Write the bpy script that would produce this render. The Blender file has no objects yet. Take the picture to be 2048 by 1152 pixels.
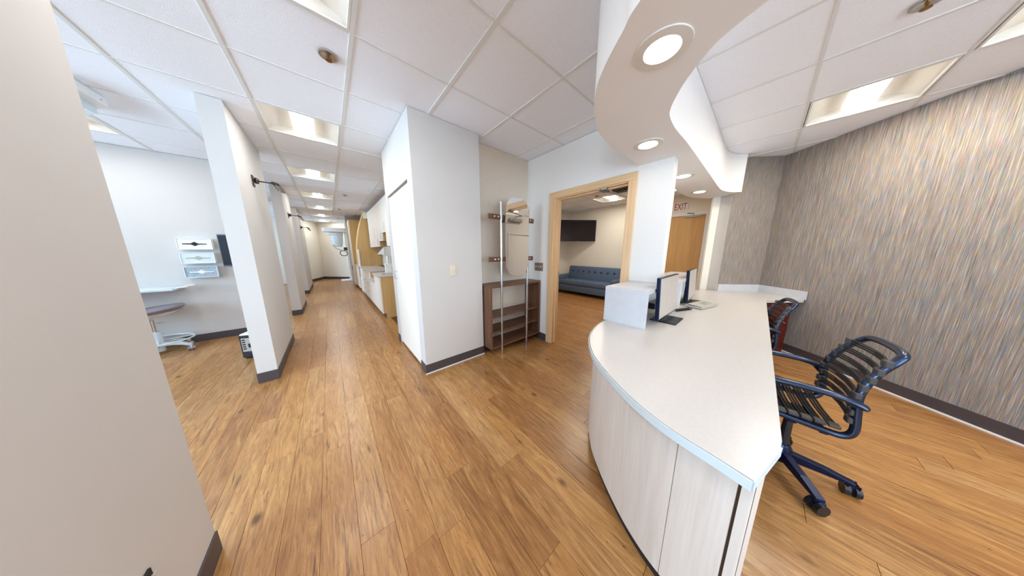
import bpy, bmesh, math, random
from mathutils import Vector, Matrix
random.seed(7)
R = math.radians
SC = bpy.context.scene
COL = SC.collection
C = 2.57          # ceiling height
H = 1.32          # eye height

# ------------------------------------------------------------------ camera, world, daylight, exposure
cd = bpy.data.cameras.new('camera'); cam = bpy.data.objects.new('camera', cd); COL.objects.link(cam)
cd.sensor_width = 36.0; cd.lens = 424.05 / 2048 * 36; cd.clip_start = 0.02; cd.clip_end = 200
cam.location = (0, 0, H); cam.rotation_euler = (R(90 - 10.0), 0, -R(40.386)); SC.camera = cam

SC.view_settings.view_transform = 'Standard'; SC.view_settings.look = 'None'
SC.view_settings.gamma = 1.0; SC.view_settings.use_curve_mapping = False
SC.view_settings.exposure = 0.49
SC.cycles.max_bounces = 7; SC.cycles.diffuse_bounces = 5; SC.cycles.glossy_bounces = 3; SC.cycles.transmission_bounces = 2; SC.cycles.transparent_max_bounces = 4
SC.cycles.caustics_reflective = False; SC.cycles.caustics_refractive = False; SC.cycles.sample_clamp_indirect = 6.0; SC.cycles.adaptive_threshold = 0.02

W = bpy.data.worlds.new('sky'); SC.world = W; W.use_nodes = True
wn = W.node_tree.nodes; wl = W.node_tree.links; wn.clear()
wo = wn.new('ShaderNodeOutputWorld'); wb = wn.new('ShaderNodeBackground'); ws = wn.new('ShaderNodeTexSky')
ws.sky_type = 'HOSEK_WILKIE'; ws.turbidity = 4.0; ws.ground_albedo = 0.4
ws.sun_direction = Vector((0.6, -0.3, 0.75)).normalized()
wl.new(ws.outputs[0], wb.inputs[0]); wl.new(wb.outputs[0], wo.inputs[0]); wb.inputs[1].default_value = 0.8

LAMP = 42.0        # troffer lens strength
DOWN = 24.0        # downlight strength
DAY = 82.0         # daylight through each bay window, watts
for i, (y0, y1) in enumerate(((-2.2, 1.9), (2.6, 4.9), (5.6, 7.9), (8.6, 11.9))):
    ld = bpy.data.lights.new('daylight', 'AREA'); ld.shape = 'RECTANGLE'
    ld.size = y1 - y0; ld.size_y = 1.5; ld.energy = (DAY if i else DAY * 1.9) * (y1 - y0) / 2.3; ld.color = (0.62, 0.82, 1.0)
    lo = bpy.data.objects.new('daylight_window', ld); COL.objects.link(lo)
    lo.location = (-4.25, (y0 + y1) / 2, 1.6); lo.rotation_euler = (R(90), 0, R(-90))
ld = bpy.data.lights.new('daylight', 'AREA'); ld.shape = 'RECTANGLE'; ld.size = 2.6; ld.size_y = 1.6; ld.energy = 85; ld.color = (.74, .87, 1)  # daylight for the assumed window added behind the camera
lo = bpy.data.objects.new('daylight_added_window', ld); COL.objects.link(lo); lo.location = (.3, -3.3, 1.45); lo.rotation_euler = (R(90), 0, 0)

# ------------------------------------------------------------------ helpers
def wmat(o):
    m = Matrix.Identity(4)
    while o is not None:
        m = o.matrix_basis @ m; o = o.parent
    return m

def tag(o, label=None, cat=None, group=None, kind=None):
    if label: o['label'] = label
    if cat: o['category'] = cat
    if group: o['group'] = group
    if kind: o['kind'] = kind
    return o

def thing(name, loc, label, cat, group=None, rz=0.0, kind=None):
    o = bpy.data.objects.new(name, None); o.empty_display_size = 0.1; COL.objects.link(o)
    o.location = loc; o.rotation_euler = (0, 0, rz)
    return tag(o, label, cat, group, kind)

def copy_tree(o, parent=None):
    c = o.copy(); COL.objects.link(c); c.parent = parent
    for ch in [k for k in bpy.data.objects if k.parent == o]: copy_tree(ch, c)
    return c

class B:
    """collects shapes in one bmesh; build() links them as ONE mesh object"""
    def __init__(s, M=None): s.bm = bmesh.new(); s.M = M or Matrix.Identity(4)
    def _v(s, p): return s.bm.verts.new(s.M @ Vector(p))
    def box(s, x0, x1, y0, y1, z0, z1, bev=0.0, seg=1):
        r = bmesh.ops.create_cube(s.bm, size=1.0); vs = r['verts']
        for v in vs:
            v.co = s.M @ Vector((x0 + (v.co.x + .5) * (x1 - x0), y0 + (v.co.y + .5) * (y1 - y0), z0 + (v.co.z + .5) * (z1 - z0)))
        if bev:
            es = list({e for v in vs for e in v.link_edges})
            bmesh.ops.bevel(s.bm, geom=es, offset=bev, segments=seg, affect='EDGES', profile=0.5)
        return s
    def poly(s, pts, vec, bev=0.0):
        """polygon in space pushed along vec"""
        vec = Vector(vec); n = len(pts)
        a = [s._v(p) for p in pts]; b = [s._v(Vector(p) + vec) for p in pts]
        fs = [s.bm.faces.new(a), s.bm.faces.new(b[::-1])]
        for i in range(n): fs.append(s.bm.faces.new((a[i], b[i], b[(i + 1) % n], a[(i + 1) % n])))
        bmesh.ops.recalc_face_normals(s.bm, faces=fs)
        if bev:
            bmesh.ops.bevel(s.bm, geom=list({e for f in fs[:2] for e in f.edges}), offset=bev, segments=1, affect='EDGES')
        return s
    def prism(s, xy, z0, z1, bev=0.0): return s.poly([(x, y, z0) for x, y in xy], (0, 0, z1 - z0), bev)
    def tube(s, pts, r, seg=8, closed=False, flat=1.0, up=None):
        pts = [Vector(p) for p in pts]; n = len(pts); rings = []
        rr = r if isinstance(r, (list, tuple)) else [r] * n
        prev = None
        for i, p in enumerate(pts):
            if closed: t = pts[(i + 1) % n] - pts[i - 1]
            else: t = pts[min(i + 1, n - 1)] - pts[max(i - 1, 0)]
            t.normalize()
            if prev is None:
                u = Vector(up) if up else (Vector((0, 0, 1)) if abs(t.z) < .9 else Vector((0, 1, 0)))
            else: u = prev
            u = (u - t * u.dot(t)).normalized(); prev = u; w = t.cross(u)
            rings.append([s._v(p + (u * math.cos(a) * flat + w * math.sin(a)) * rr[i]) for a in [2 * math.pi * k / seg for k in range(seg)]])
        fs = []
        for i in range(n if closed else n - 1):
            A, Q = rings[i], rings[(i + 1) % n]
            for k in range(seg): fs.append(s.bm.faces.new((A[k], A[(k + 1) % seg], Q[(k + 1) % seg], Q[k])))
        if not closed: fs += [s.bm.faces.new(rings[0][::-1]), s.bm.faces.new(rings[-1])]
        bmesh.ops.recalc_face_normals(s.bm, faces=fs)
        return s
    def cyl(s, a, b, r0, r1=None, seg=16): return s.tube([a, b], [r0, r1 if r1 is not None else r0], seg)
    def lathe(s, prof, c=(0, 0, 0), seg=24, sx=1.0, sy=1.0):
        rings = []; fs = []
        for r, z in prof:
            if r < 1e-5: rings.append([s._v((c[0], c[1], c[2] + z))])
            else: rings.append([s._v((c[0] + r * sx * math.cos(2 * math.pi * k / seg), c[1] + r * sy * math.sin(2 * math.pi * k / seg), c[2] + z)) for k in range(seg)])
        for A, Q in zip(rings, rings[1:]):
            for k in range(seg):
                q = [A[k % len(A)], A[(k + 1) % len(A)], Q[(k + 1) % len(Q)], Q[k % len(Q)]]
                u = []
                for v in q:
                    if v not in u: u.append(v)
                if len(u) > 2: fs.append(s.bm.faces.new(u))
        if len(rings[0]) > 1: fs.append(s.bm.faces.new(rings[0][::-1]))
        if len(rings[-1]) > 1: fs.append(s.bm.faces.new(rings[-1]))
        bmesh.ops.recalc_face_normals(s.bm, faces=fs)
        return s
    def strip(s, path, thick, z0, z1):
        """wall-like curved strip: path of (x, y), thickness to the left of travel"""
        n = len(path); P = [Vector((p[0], p[1])) for p in path]; Q = []
        for i in range(n):
            t = (P[min(i + 1, n - 1)] - P[max(i - 1, 0)]).normalized(); Q.append(P[i] + Vector((-t.y, t.x)) * thick)
        ring = [[s._v((a.x, a.y, z0)), s._v((q.x, q.y, z0)), s._v((q.x, q.y, z1)), s._v((a.x, a.y, z1))] for a, q in zip(P, Q)]
        fs = [s.bm.faces.new(ring[0]), s.bm.faces.new(ring[-1][::-1])]
        for A, D in zip(ring, ring[1:]):
            for k in range(4): fs.append(s.bm.faces.new((A[k], A[(k + 1) % 4], D[(k + 1) % 4], D[k])))
        bmesh.ops.recalc_face_normals(s.bm, faces=fs)
        return s
    def sheet(s, rows):
        V = [[s._v(p) for p in r] for r in rows]
        for a, b in zip(V, V[1:]):
            for k in range(len(a) - 1): s.bm.faces.new((a[k], a[k + 1], b[k + 1], b[k]))
        return s
    def build(s, name, mat, parent=None, smooth=False, label=None, cat=None, group=None, kind=None, angle=40):
        loc = Vector((0, 0, 0))
        if parent is not None: s.bm.transform(wmat(parent).inverted())
        else:
            co = [v.co for v in s.bm.verts]
            lo = [min(c[k] for c in co) for k in range(3)]; hi = [max(c[k] for c in co) for k in range(3)]
            loc = Vector(((lo[0] + hi[0]) / 2, (lo[1] + hi[1]) / 2, lo[2])); s.bm.transform(Matrix.Translation(-loc))
        me = bpy.data.meshes.new(name)
        if smooth:
            for f in s.bm.faces: f.smooth = True
            for e in s.bm.edges:
                if len(e.link_faces) == 2 and e.calc_face_angle(0) > R(angle): e.smooth = False
        s.bm.to_mesh(me); s.bm.free(); me.materials.append(mat)
        o = bpy.data.objects.new(name, me); COL.objects.link(o); o.location = loc
        if parent is not None: o.parent = parent
        return tag(o, label, cat, group, kind)

def catmull(P, n=8, closed=False):
    P = [Vector(p) for p in P]; out = []; N = len(P)
    for i in range(N if closed else N - 1):
        g = (lambda k: P[k % N]) if closed else (lambda k: P[max(0, min(N - 1, k))])
        a, b, c, d = g(i - 1), g(i), g(i + 1), g(i + 2)
        for k in range(n):
            t = k / n
            out.append(0.5 * ((2 * b) + (c - a) * t + (2 * a - 5 * b + 4 * c - d) * t * t + (3 * b - a - 3 * c + d) * t ** 3))
    if not closed: out.append(P[-1])
    return out

# ------------------------------------------------------------------ materials
def S(r, g, b):
    f = lambda c: ((c / 255 + .055) / 1.055) ** 2.4 if c > 10 else c / 255 / 12.92
    return (f(r), f(g), f(b), 1)

class NT:
    def __init__(s, name):
        s.m = bpy.data.materials.new(name); s.m.use_nodes = True; s.t = s.m.node_tree; s.n = s.t.nodes; s.l = s.t.links
        s.p = s.n['Principled BSDF']
    def add(s, t, **kw):
        n = s.n.new(t)
        for k, v in kw.items(): setattr(n, k, v)
        return n
    def link(s, a, b): s.l.new(a, b)
    def math(s, op, a, b=None):
        n = s.add('ShaderNodeMath', operation=op)
        for i, v in enumerate((a, b)):
            if v is None: continue
            if isinstance(v, (int, float)): n.inputs[i].default_value = v
            else: s.link(v, n.inputs[i])
        return n.outputs[0]
    def pos(s): return s.add('ShaderNodeNewGeometry').outputs['Position']
    def noise(s, vec, scale, detail=3, rough=.55, dist=0):
        n = s.add('ShaderNodeTexNoise'); n.inputs['Scale'].default_value = scale; n.inputs['Detail'].default_value = detail
        n.inputs['Roughness'].default_value = rough; n.inputs['Distortion'].default_value = dist
        s.link(vec, n.inputs['Vector']); return n.outputs['Fac']
    def map(s, vec, scale=(1, 1, 1), rot=(0, 0, 0), loc=(0, 0, 0)):
        n = s.add('ShaderNodeMapping'); n.inputs['Scale'].default_value = scale; n.inputs['Rotation'].default_value = rot
        n.inputs['Location'].default_value = loc; s.link(vec, n.inputs['Vector']); return n.outputs[0]
    def ramp(s, fac, stops):
        n = s.add('ShaderNodeValToRGB'); e = n.color_ramp.elements
        while len(e) < len(stops): e.new(.5)
        for el, (p, c) in zip(e, stops): el.position = p; el.color = c
        s.link(fac, n.inputs[0]); return n.outputs[0]
    def mix(s, fac, a, b, mode='MIX'):
        n = s.add('ShaderNodeMix', data_type='RGBA', blend_type=mode)
        for i, v in ((0, fac), (6, a), (7, b)):
            if isinstance(v, (int, float)): n.inputs[i].default_value = v
            elif isinstance(v, tuple): n.inputs[i].default_value = v
            else: s.link(v, n.inputs[i])
        return n.outputs[2]
    def bump(s, h, strength=.2, dist=.01):
        n = s.add('ShaderNodeBump'); n.inputs['Strength'].default_value = strength; n.inputs['Distance'].default_value = dist
        s.link(h, n.inputs['Height']); s.link(n.outputs[0], s.p.inputs['Normal'])
    def fin(s, col=None, rough=.5, metal=0, spec=.5):
        if col is not None:
            if isinstance(col, tuple): s.p.inputs['Base Color'].default_value = col
            else: s.link(col, s.p.inputs['Base Color'])
        s.p.inputs['Roughness'].default_value = rough; s.p.inputs['Metallic'].default_value = metal
        s.p.inputs['Specular IOR Level'].default_value = spec
        return s.m

def plain(name, col, rough=.5, metal=0, var=.04, scale=8, spec=.5, bump=0, bscale=200):
    t = NT(name); p = t.pos(); f = t.noise(p, scale, 2)
    a = tuple(max(0, c * (1 - var)) for c in col[:3]) + (1,); b = tuple(min(1, c * (1 + var)) for c in col[:3]) + (1,)
    if bump: t.bump(t.noise(p, bscale, 2), bump, .002)
    return t.fin(t.ramp(f, [(.3, a), (.7, b)]), rough, metal, spec)

def wood(name, dark, light, axis='z', rough=.45, grain=60, stretch=.05, spec=.4, big=.5):
    t = NT(name); p = t.pos()
    sc = {'x': (stretch, 1, 1), 'y': (1, stretch, 1), 'z': (1, 1, stretch)}[axis]
    q = t.map(p, sc)
    f = t.noise(q, grain, 4, .6, .4); g = t.noise(q, grain * .12, 3, .6, 1.2)
    h = t.mix(big, f, g)
    c = t.ramp(h, [(.32, dark), (.68, light)])
    t.bump(f, .06, .002)
    return t.fin(c, rough, 0, spec)

def floor_mat(name, use_attr=False):
    t = NT(name); p = t.pos()
    if use_attr:
        a = t.add('ShaderNodeAttribute', attribute_name='rnd'); r = a.outputs['Fac']
    else: r = t.add('ShaderNodeObjectInfo').outputs['Random']
    off = t.add('ShaderNodeCombineXYZ'); t.link(t.math('MULTIPLY', r, 37.0), off.inputs[0]); t.link(t.math('MULTIPLY', r, 91.0), off.inputs[1])
    ad = t.add('ShaderNodeVectorMath', operation='ADD'); t.link(p, ad.inputs[0]); t.link(off.outputs[0], ad.inputs[1]); v = ad.outputs[0]
    q = t.map(v, (1, .055, 1))
    fine = t.noise(q, 130, 6, .7, .5)
    broad = t.noise(t.map(v, (1, .13, 1)), 17, 5, .65, 2.2)
    crack = t.noise(t.map(v, (1, .045, 1)), 48, 4, .65, 1.0)
    spot = t.noise(t.map(v, (1, .5, 1)), 70, 2, .5, 0)
    base = t.ramp(broad, [(.30, S(120, 78, 40)), (.44, S(165, 115, 66)), (.56, S(188, 140, 86)), (.70, S(216, 176, 120))])
    tone = t.ramp(r, [(0, S(150, 106, 64)), (.2, S(206, 162, 106)), (.4, S(170, 124, 82)), (.6, S(214, 166, 104)), (.8, S(178, 126, 72)), (1, S(226, 188, 134))])
    col = t.mix(.42, base, tone)
    col = t.mix(t.ramp(fine, [(.34, (.55, .55, .55, 1)), (.54, (0, 0, 0, 1))]), col, S(104, 66, 34))
    col = t.mix(t.ramp(crack, [(.60, (0, 0, 0, 1)), (.70, (.85, .85, .85, 1))]), col, S(82, 54, 34))
    col = t.mix(t.ramp(spot, [(.70, (0, 0, 0, 1)), (.74, (.7, .7, .7, 1))]), col, S(74, 48, 32))
    vo = t.add('ShaderNodeTexVoronoi'); vo.inputs['Scale'].default_value = 4.0; vo.inputs['Randomness'].default_value = 1.0
    t.link(t.map(v, (1.0, .55, 0.0)), vo.inputs['Vector'])
    kn = t.ramp(vo.outputs['Distance'], [(.035, (.85, .85, .85, 1)), (.10, (0, 0, 0, 1))])
    col = t.mix(kn, col, S(88, 56, 34))
    t.bump(fine, .12, .0015)
    rr = t.ramp(fine, [(.3, (.36, .36, .36, 1)), (.7, (.24, .24, .24, 1))])
    t.link(rr, t.p.inputs['Roughness'])
    col = t.mix(1.0, col, (.88, .82, .74, 1), 'MULTIPLY')
    m = t.fin(col, .36, 0, .5); t.link(rr, t.p.inputs['Roughness'])
    return m

def wallpaper_mat():
    t = NT('striped wallpaper'); p = t.pos()
    sx = t.add('ShaderNodeSeparateXYZ'); t.link(p, sx.inputs[0])
    # wall 1 runs along (1,1), wall 2 along (1,-1): rotate 45 degrees; the constant axis does not matter
    u1 = t.math('ADD', sx.outputs[0], sx.outputs[1]); u2 = t.math('SUBTRACT', sx.outputs[0], sx.outputs[1])
    cb = t.add('ShaderNodeCombineXYZ'); t.link(u1, cb.inputs[0]); t.link(u2, cb.inputs[1]); t.link(sx.outputs[2], cb.inputs[2])
    v = cb.outputs[0]
    hue = t.noise(t.map(v, (165, 165, 6)), 1.0, 2, .65)
    hue2 = t.noise(t.map(v, (230, 230, 11), loc=(7, 3, 5)), 1.0, 2, .65)
    lum = t.noise(t.map(v, (210, 210, 5.0), loc=(2, 9, 1)), 1.0, 3, .6)
    fine = t.noise(t.map(v, (420, 420, 320)), 1.0, 2, .6)
    c = t.ramp(hue, [(.30, S(110, 158, 186)), (.40, S(176, 174, 172)), (.49, S(214, 186, 138)), (.56, S(178, 178, 190)), (.64, S(226, 158, 150)), (.72, S(140, 190, 184))])
    c2 = t.ramp(hue2, [(.30, S(136, 172, 206)), (.45, S(190, 182, 172)), (.56, S(222, 188, 128)), (.68, S(204, 164, 182))])
    c = t.mix(.5, c, c2)
    c = t.mix(1.0, c, t.ramp(lum, [(.30, (.28, .29, .33, 1)), (.42, (.80, .80, .80, 1)), (.57, (1.08, 1.08, 1.08, 1)), (.68, (1.9, 1.88, 1.8, 1))]), 'MULTIPLY')
    c = t.mix(.2, c, t.ramp(fine, [(.3, S(130, 128, 128)), (.7, S(215, 212, 208))]))
    c = t.mix(1.0, c, (.53, .562, .61, 1), 'MULTIPLY')
    hs = t.add('ShaderNodeHueSaturation'); hs.inputs['Saturation'].default_value = 1.3; t.link(c, hs.inputs['Color']); c = hs.outputs[0]
    t.bump(lum, .25, .003)
    return t.fin(c, .6, 0, .3)

def weave_mat(name, a, b):
    t = NT(name); p = t.pos()
    f = t.noise(t.map(p, (90, 90, 600)), 1, 2); g = t.noise(t.map(p, (500, 500, 70)), 1, 2)
    h = t.math('MULTIPLY', t.math('ADD', f, g), .5)
    t.bump(h, .2, .002)
    return t.fin(t.ramp(h, [(.38, a), (.62, b)]), .75, 0, .2)

def emit(name, col, strength):
    t = NT(name); t.p.inputs['Emission Color'].default_value = col; t.p.inputs['Emission Strength'].default_value = strength
    return t.fin((.9, .9, .9, 1), .4)

M = {}
M['wall'] = plain('wall paint', S(207, 203, 199), .7, var=.012, scale=3, spec=.25, bump=.05, bscale=350)
M['wallc'] = plain('cream wall paint', S(233, 226, 213), .7, var=.012, scale=3, spec=.25, bump=.05, bscale=350)
M['soffit'] = plain('soffit paint', S(240, 239, 238), .65, var=.01, scale=3, spec=.25)
M['fabric'] = weave_mat('woven wall covering', S(224, 219, 213), S(240, 237, 233))
M['fabricw'] = weave_mat('beige woven covering', S(214, 200, 182), S(234, 223, 208))
M['wallpaper'] = wallpaper_mat()
M['tile'] = plain('ceiling tile', S(243, 246, 253), .9, var=.02, scale=90, spec=.1, bump=.35, bscale=220)
M['bar'] = plain('grid bar', S(226, 226, 224), .5, var=.01)
M['base'] = plain('rubber baseboard', S(72, 64, 66), .45, var=.06)
M['floor'] = floor_mat('wood plank'); M['floor2'] = floor_mat('wood plank far', True)
M['slab'] = plain('subfloor', S(96, 64, 38), .7)
M['maple'] = wood('maple trim', S(206, 164, 114), S(233, 200, 158), 'z', .4, 40)
M['maple_h'] = wood('maple head trim', S(206, 164, 114), S(233, 200, 158), 'y', .4, 40)
M['oakdoor'] = wood('oak door', S(196, 146, 82), S(222, 176, 112), 'z', .4, 35)
M['walnut'] = wood('walnut', S(82, 55, 40), S(128, 90, 66), 'x', .45, 60)
M['walnut_v'] = wood('walnut upright', S(82, 55, 40), S(128, 90, 66), 'z', .45, 60)
M['laminate'] = wood('pale laminate', S(206, 196, 186), S(226, 218, 210), 'z', .5, 70, .04)
M['tan'] = wood('tan laminate', S(192, 154, 96), S(212, 176, 118), 'z', .5, 50, .05)
M['cabwhite'] = wood('white wash cabinet', S(232, 224, 212), S(244, 238, 230), 'z', .45, 60, .05)
M['quartz'] = plain('white quartz', S(198, 193, 189), .3, var=.025, scale=60)
M['quartzv'] = plain('veined quartz', S(196, 197, 201), .3, var=.04, scale=14)
M['edge'] = plain('counter edge band', S(206, 220, 226), .35, var=.01)
M['chrome'] = plain('brushed steel', S(205, 205, 205), .25, 1, var=.03)
M['steel'] = plain('satin steel', S(160, 158, 154), .35, 1, var=.03)
M['bronze'] = plain('dark bronze', S(74, 66, 58), .4, .7, var=.05)
M['plate'] = plain('brown switch plate', S(142, 128, 116), .35, .3)
M['ivory'] = plain('ivory plastic', S(226, 214, 190), .35)
M['white'] = plain('white plastic', S(238, 238, 236), .35, var=.01)
M['whitepaint'] = plain('white gloss paint', S(236, 234, 230), .4, var=.01)
M['doorgrey'] = plain('off white door paint', S(222, 220, 216), .45, var=.01)
M['greypl'] = plain('grey plastic', S(176, 172, 162), .45)
M['blackpl'] = plain('black plastic', S(24, 25, 30), .35, var=.1)
M['darkgap'] = plain('dark recess', S(34, 32, 32), .8)
M['blueblack'] = plain('blue black metal', S(14, 26, 58), .28, .5, var=.1)
M['tube'] = plain('painted sheen tube', S(56, 66, 88), .28, .85, var=.06)  # blue tint stands in for bluish light on the chair tubes
M['bungee'] = plain('black bungee cord', S(26, 24, 24), .7, var=.15, scale=60)
M['clip'] = plain('grey clip', S(62, 58, 56), .5)
M['screen'] = plain('painted reflection screen', S(186, 178, 170), .3, 0, var=.03)  # pale grey stands in for the bright wall reflected in dark screens
M['tv'] = plain('tv glass', S(22, 18, 26), .12, 0)
M['baytv'] = plain('matt screen', S(14, 17, 26), .45, 0, spec=.15)
M['sofa'] = weave_mat('blue sofa fabric', S(72, 88, 112), S(100, 118, 144))
M['seatgrey'] = plain('grey vinyl', S(136, 128, 138), .4)
M['bluegrey'] = plain('stool enamel', S(214, 226, 232), .35)
M['mahog'] = wood('mahogany', S(74, 18, 10), S(104, 30, 16), 'z', .3, 40)
M['red'] = plain('sign red', S(178, 44, 48), .5)
M['mirror'] = plain('mirror silver', S(240, 240, 240), .01, 1, var=0)
M['lens'] = emit('lamp lens', (1, .93, .80, 1), LAMP * 1.6)
M['lensc'] = emit('cool lamp lens', (1, .985, .97, 1), LAMP * .85)
M['basket'] = emit('lamp basket', (1, .97, .92, 1), .9)
M['down'] = emit('downlight lens', (1, .95, .88, 1), DOWN)
M['refl'] = plain('lamp reflector', S(225, 222, 214), .45, var=.005)
M['brass'] = plain('sprinkler metal', S(150, 110, 70), .3, .9)
def glass_mat():
    t = NT('window glass'); tr = t.add('ShaderNodeBsdfTransparent'); gl = t.add('ShaderNodeBsdfGlossy'); gl.inputs['Roughness'].default_value = .02
    tr.inputs[0].default_value = (.96, .98, 1, 1)
    lw = t.add('ShaderNodeLayerWeight'); lw.inputs[0].default_value = .15
    mx = t.add('ShaderNodeMixShader'); t.link(lw.outputs['Fresnel'], mx.inputs[0]); t.link(tr.outputs[0], mx.inputs[1]); t.link(gl.outputs[0], mx.inputs[2])
    t.link(mx.outputs[0], t.n['Material Output'].inputs[0]); return t.m
M['glass'] = glass_mat()
def print_mat():
    t = NT('blue photo print'); p = t.pos(); f = t.noise(t.map(p, (1, 1, 2)), 14, 4, .6, 2.5)
    return t.fin(t.ramp(f, [(.3, S(70, 120, 140)), (.45, S(150, 195, 210)), (.55, S(190, 175, 178)), (.7, S(96, 120, 140))]), .3)
M['print'] = print_mat()

def struct(name, b, mat, parent=None, label=None, smooth=False):
    return b.build(name, M[mat], parent, smooth, label=label if parent is None else None, kind='structure' if parent is None else None)

# ------------------------------------------------------------------ floor
fl = struct('floor', B().box(-4.1, 6.4, -3.1, 14.2, -.06, -.006), 'slab', label='wood plank floor running through the office')
PW, PL = .14, 1.22
REG = [(-.56, 2.32, -2.2, 2.36), (-.72, .70, 2.36, 13.8), (2.32, 5.0, -2.0, .9), (2.32, 6.28, .78, 4.4), (-3.2, -.5, 1.0, 5.25), (-1.6, -.5, 5.2, 11.5)]
def inreg(x0, x1, y0, y1): return any(x1 > a and x0 < b and y1 > c and y0 < d for a, b, c, d in REG)
Fx = Vector((math.sin(R(40.386)), math.cos(R(40.386))))
planks = []
i = 0; x = -3.26
while x < 6.3:
    y = -3.0 + random.random() * PL
    y -= PL
    while y < 13.9:
        if inreg(x, x + PW, y, y + PL) and y > -3.1 and not (x + PW > 3.4 and (x + .07) - (y + PL) > 4.8):
            c = Vector((x + PW / 2, y + PL / 2)); d = c.length; f = c.normalized().dot(Fx)
            hid = (x > .7 and x < 2.3 and y > 2.36)
            if not hid: planks.append((x, y, (0 if f < .30 else 1) / (d * d * (1 + .4 * d)), ))
        y += PL
    x += PW
planks.sort(key=lambda p: -p[2])
def plank_bm(b, x, y):
    e = .0012
    b.box(x + e, x + PW - e, y + e, y + PL - e, -.006, 0, .0012)
pm = None
for k, (x, y, w) in enumerate(planks[:300]):
    if pm is None:
        b = B(); b.box(.0005, PW - .0005, .0005, PL - .0005, -.006, 0, .0007)
        o = b.build('plank', M['floor'], fl); pm = o.data
        # mesh is now local to the floor's base point; move it back to the plank's own corner
        pm.transform(Matrix.Translation(fl.location))
    else:
        o = bpy.data.objects.new('plank', pm); COL.objects.link(o); o.parent = fl
    o.location = Vector((x, y, 0)) - fl.location
b = B(); rnd = []
for (x, y, w) in planks[300:]:
    b.poly([(x + .0012, y + .0012, -.006), (x + PW - .0012, y + .0012, -.006), (x + PW - .0012, y + PL - .0012, -.006), (x + .0012, y + PL - .0012, -.006)], (0, 0, .006))
    rnd += [random.random()] * 6
if rnd:
    o = b.build('far_planks', M['floor2'], fl); o['kind'] = 'stuff'
    at = o.data.attributes.new('rnd', 'FLOAT', 'FACE'); at.data.foreach_set('value', rnd[:len(o.data.polygons)])

# ------------------------------------------------------------------ ceiling: slab, tiles, bars
ce = struct('ceiling', B().box(-4.1, 6.4, -3.1, 14.2, C + .16, C + .22), 'tile', label='white suspended tile ceiling')
GP = .605; GX0 = -.36; GY0 = 1.74 - 8 * GP
LIGHT = {}
def cell(x, y): return (round((x - GX0) / GP - .5), round((y - GY0) / GP - .5))
lamps_at = [
 (-.06, -2.19, 'lensc', 'white troffer light farthest behind the desk approach'),
 (-.06, -.37, 'lensc', 'square troffer light set right over the walkway by the desk'),
 (-.06, 1.44, 'lensc', 'square troffer light cut by the top edge, left of the recessed sprinkler'),
 (-.06, 3.25, 'lensc', 'large square troffer light in the corridor beside the nearest partition column'),
 (-.06, 5.07, 'lensc', 'second lit troffer along the corridor, past the closet corner'),
 (-.06, 6.88, 'lensc', 'third lit troffer along the corridor ceiling'),
 (-.06, 8.70, 'lensc', 'fourth lit troffer along the corridor ceiling'),
 (-.06, 10.51, 'lensc', 'fifth small lit troffer far down the corridor'),
 (-.06, 12.33, 'lensc', 'farthest thin lit troffer above the corridor end wall'),
 (3.58, -.37, 'lens', 'long lit troffer beside the striped wallpaper'),
 (2.97, -.98, 'lens', 'troffer light cut by the right edge of the picture'),
 (1.76, -1.58, 'lens', 'troffer light behind the reception desk, out of sight'),
 (5.42, 2.70, 'lens', 'lit troffer over the waiting room sofa, seen through the doorway'),
 (3.58, 2.04, 'lens', 'unseen troffer light added in the waiting room to light the open door'),  # unseen troffer, added so the open door leaf catches light
 (-1.87, 4.46, 'lensc', 'bright white light panel in the treatment bay ceiling at left'),
 (-2.48, 7.49, 'lensc', 'light panel in the second treatment bay'),
 (-2.48, .23, 'lensc', 'light panel in the hidden bay left of the near wall'),
]
for lx, ly, lm, lab in lamps_at: LIGHT[cell(lx, ly)] = (lm, lab)
VENT = cell(4.75, 2.1)
def ctile(i, j): return GX0 + i * GP, GY0 + j * GP
CREG = [(-3.1, 2.35, -2.2, 5.25), (-1.9, 1.4, 5.2, 13.9), (2.3, 4.9, -2.4, .9), (2.3, 6.28, .6, 4.4)]
tm = None; other = []
cells = []
for i in range(-6, 12):
    for j in range(-2, 29):
        x, y = ctile(i, j)
        if (i, j) in LIGHT or (i, j) == VENT: continue
        if not any(x + GP > a + .02 and x < b_ - .02 and y + GP > c + .02 and y < d - .02 for a, b_, c, d in CREG):
            other.append((i, j)); continue
        if x > .7 and x < 2.25 and y > 2.4: other.append((i, j)); continue
        if x - (y + GP) > 4.85: other.append((i, j)); continue
        q = Vector((x + .3, y + .3)); cells.append((-(1 / q.length if q.normalized().dot(Fx) > .2 else 0), i, j))
cells.sort()
for _, i, j in cells[:300]:
    x, y = ctile(i, j)
    if tm is None:
        o = B().box(.006, GP - .006, .006, GP - .006, C + .004, C + .02, .003).build('ceiling_tile', M['tile'], ce)
        tm = o.data; tm.transform(Matrix.Translation(ce.location))
    else:
        o = bpy.data.objects.new('ceiling_tile', tm); COL.objects.link(o); o.parent = ce
    o.location = Vector((x, y, 0)) - ce.location
other += [(i, j) for _, i, j in cells[300:]]
b = B()
for i, j in other:
    x, y = ctile(i, j); b.box(x + .006, x + GP - .006, y + .006, y + GP - .006, C + .004, C + .02)
o = b.build('far_tiles', M['tile'], ce); o['kind'] = 'stuff'
for i in range(-6, 13):
    x = GX0 + i * GP
    B().box(x - .012, x + .012, GY0 - GP * 2, GY0 + GP * 29, C - .001, C + .03, .001).build('grid_bar', M['bar'], ce)
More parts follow.
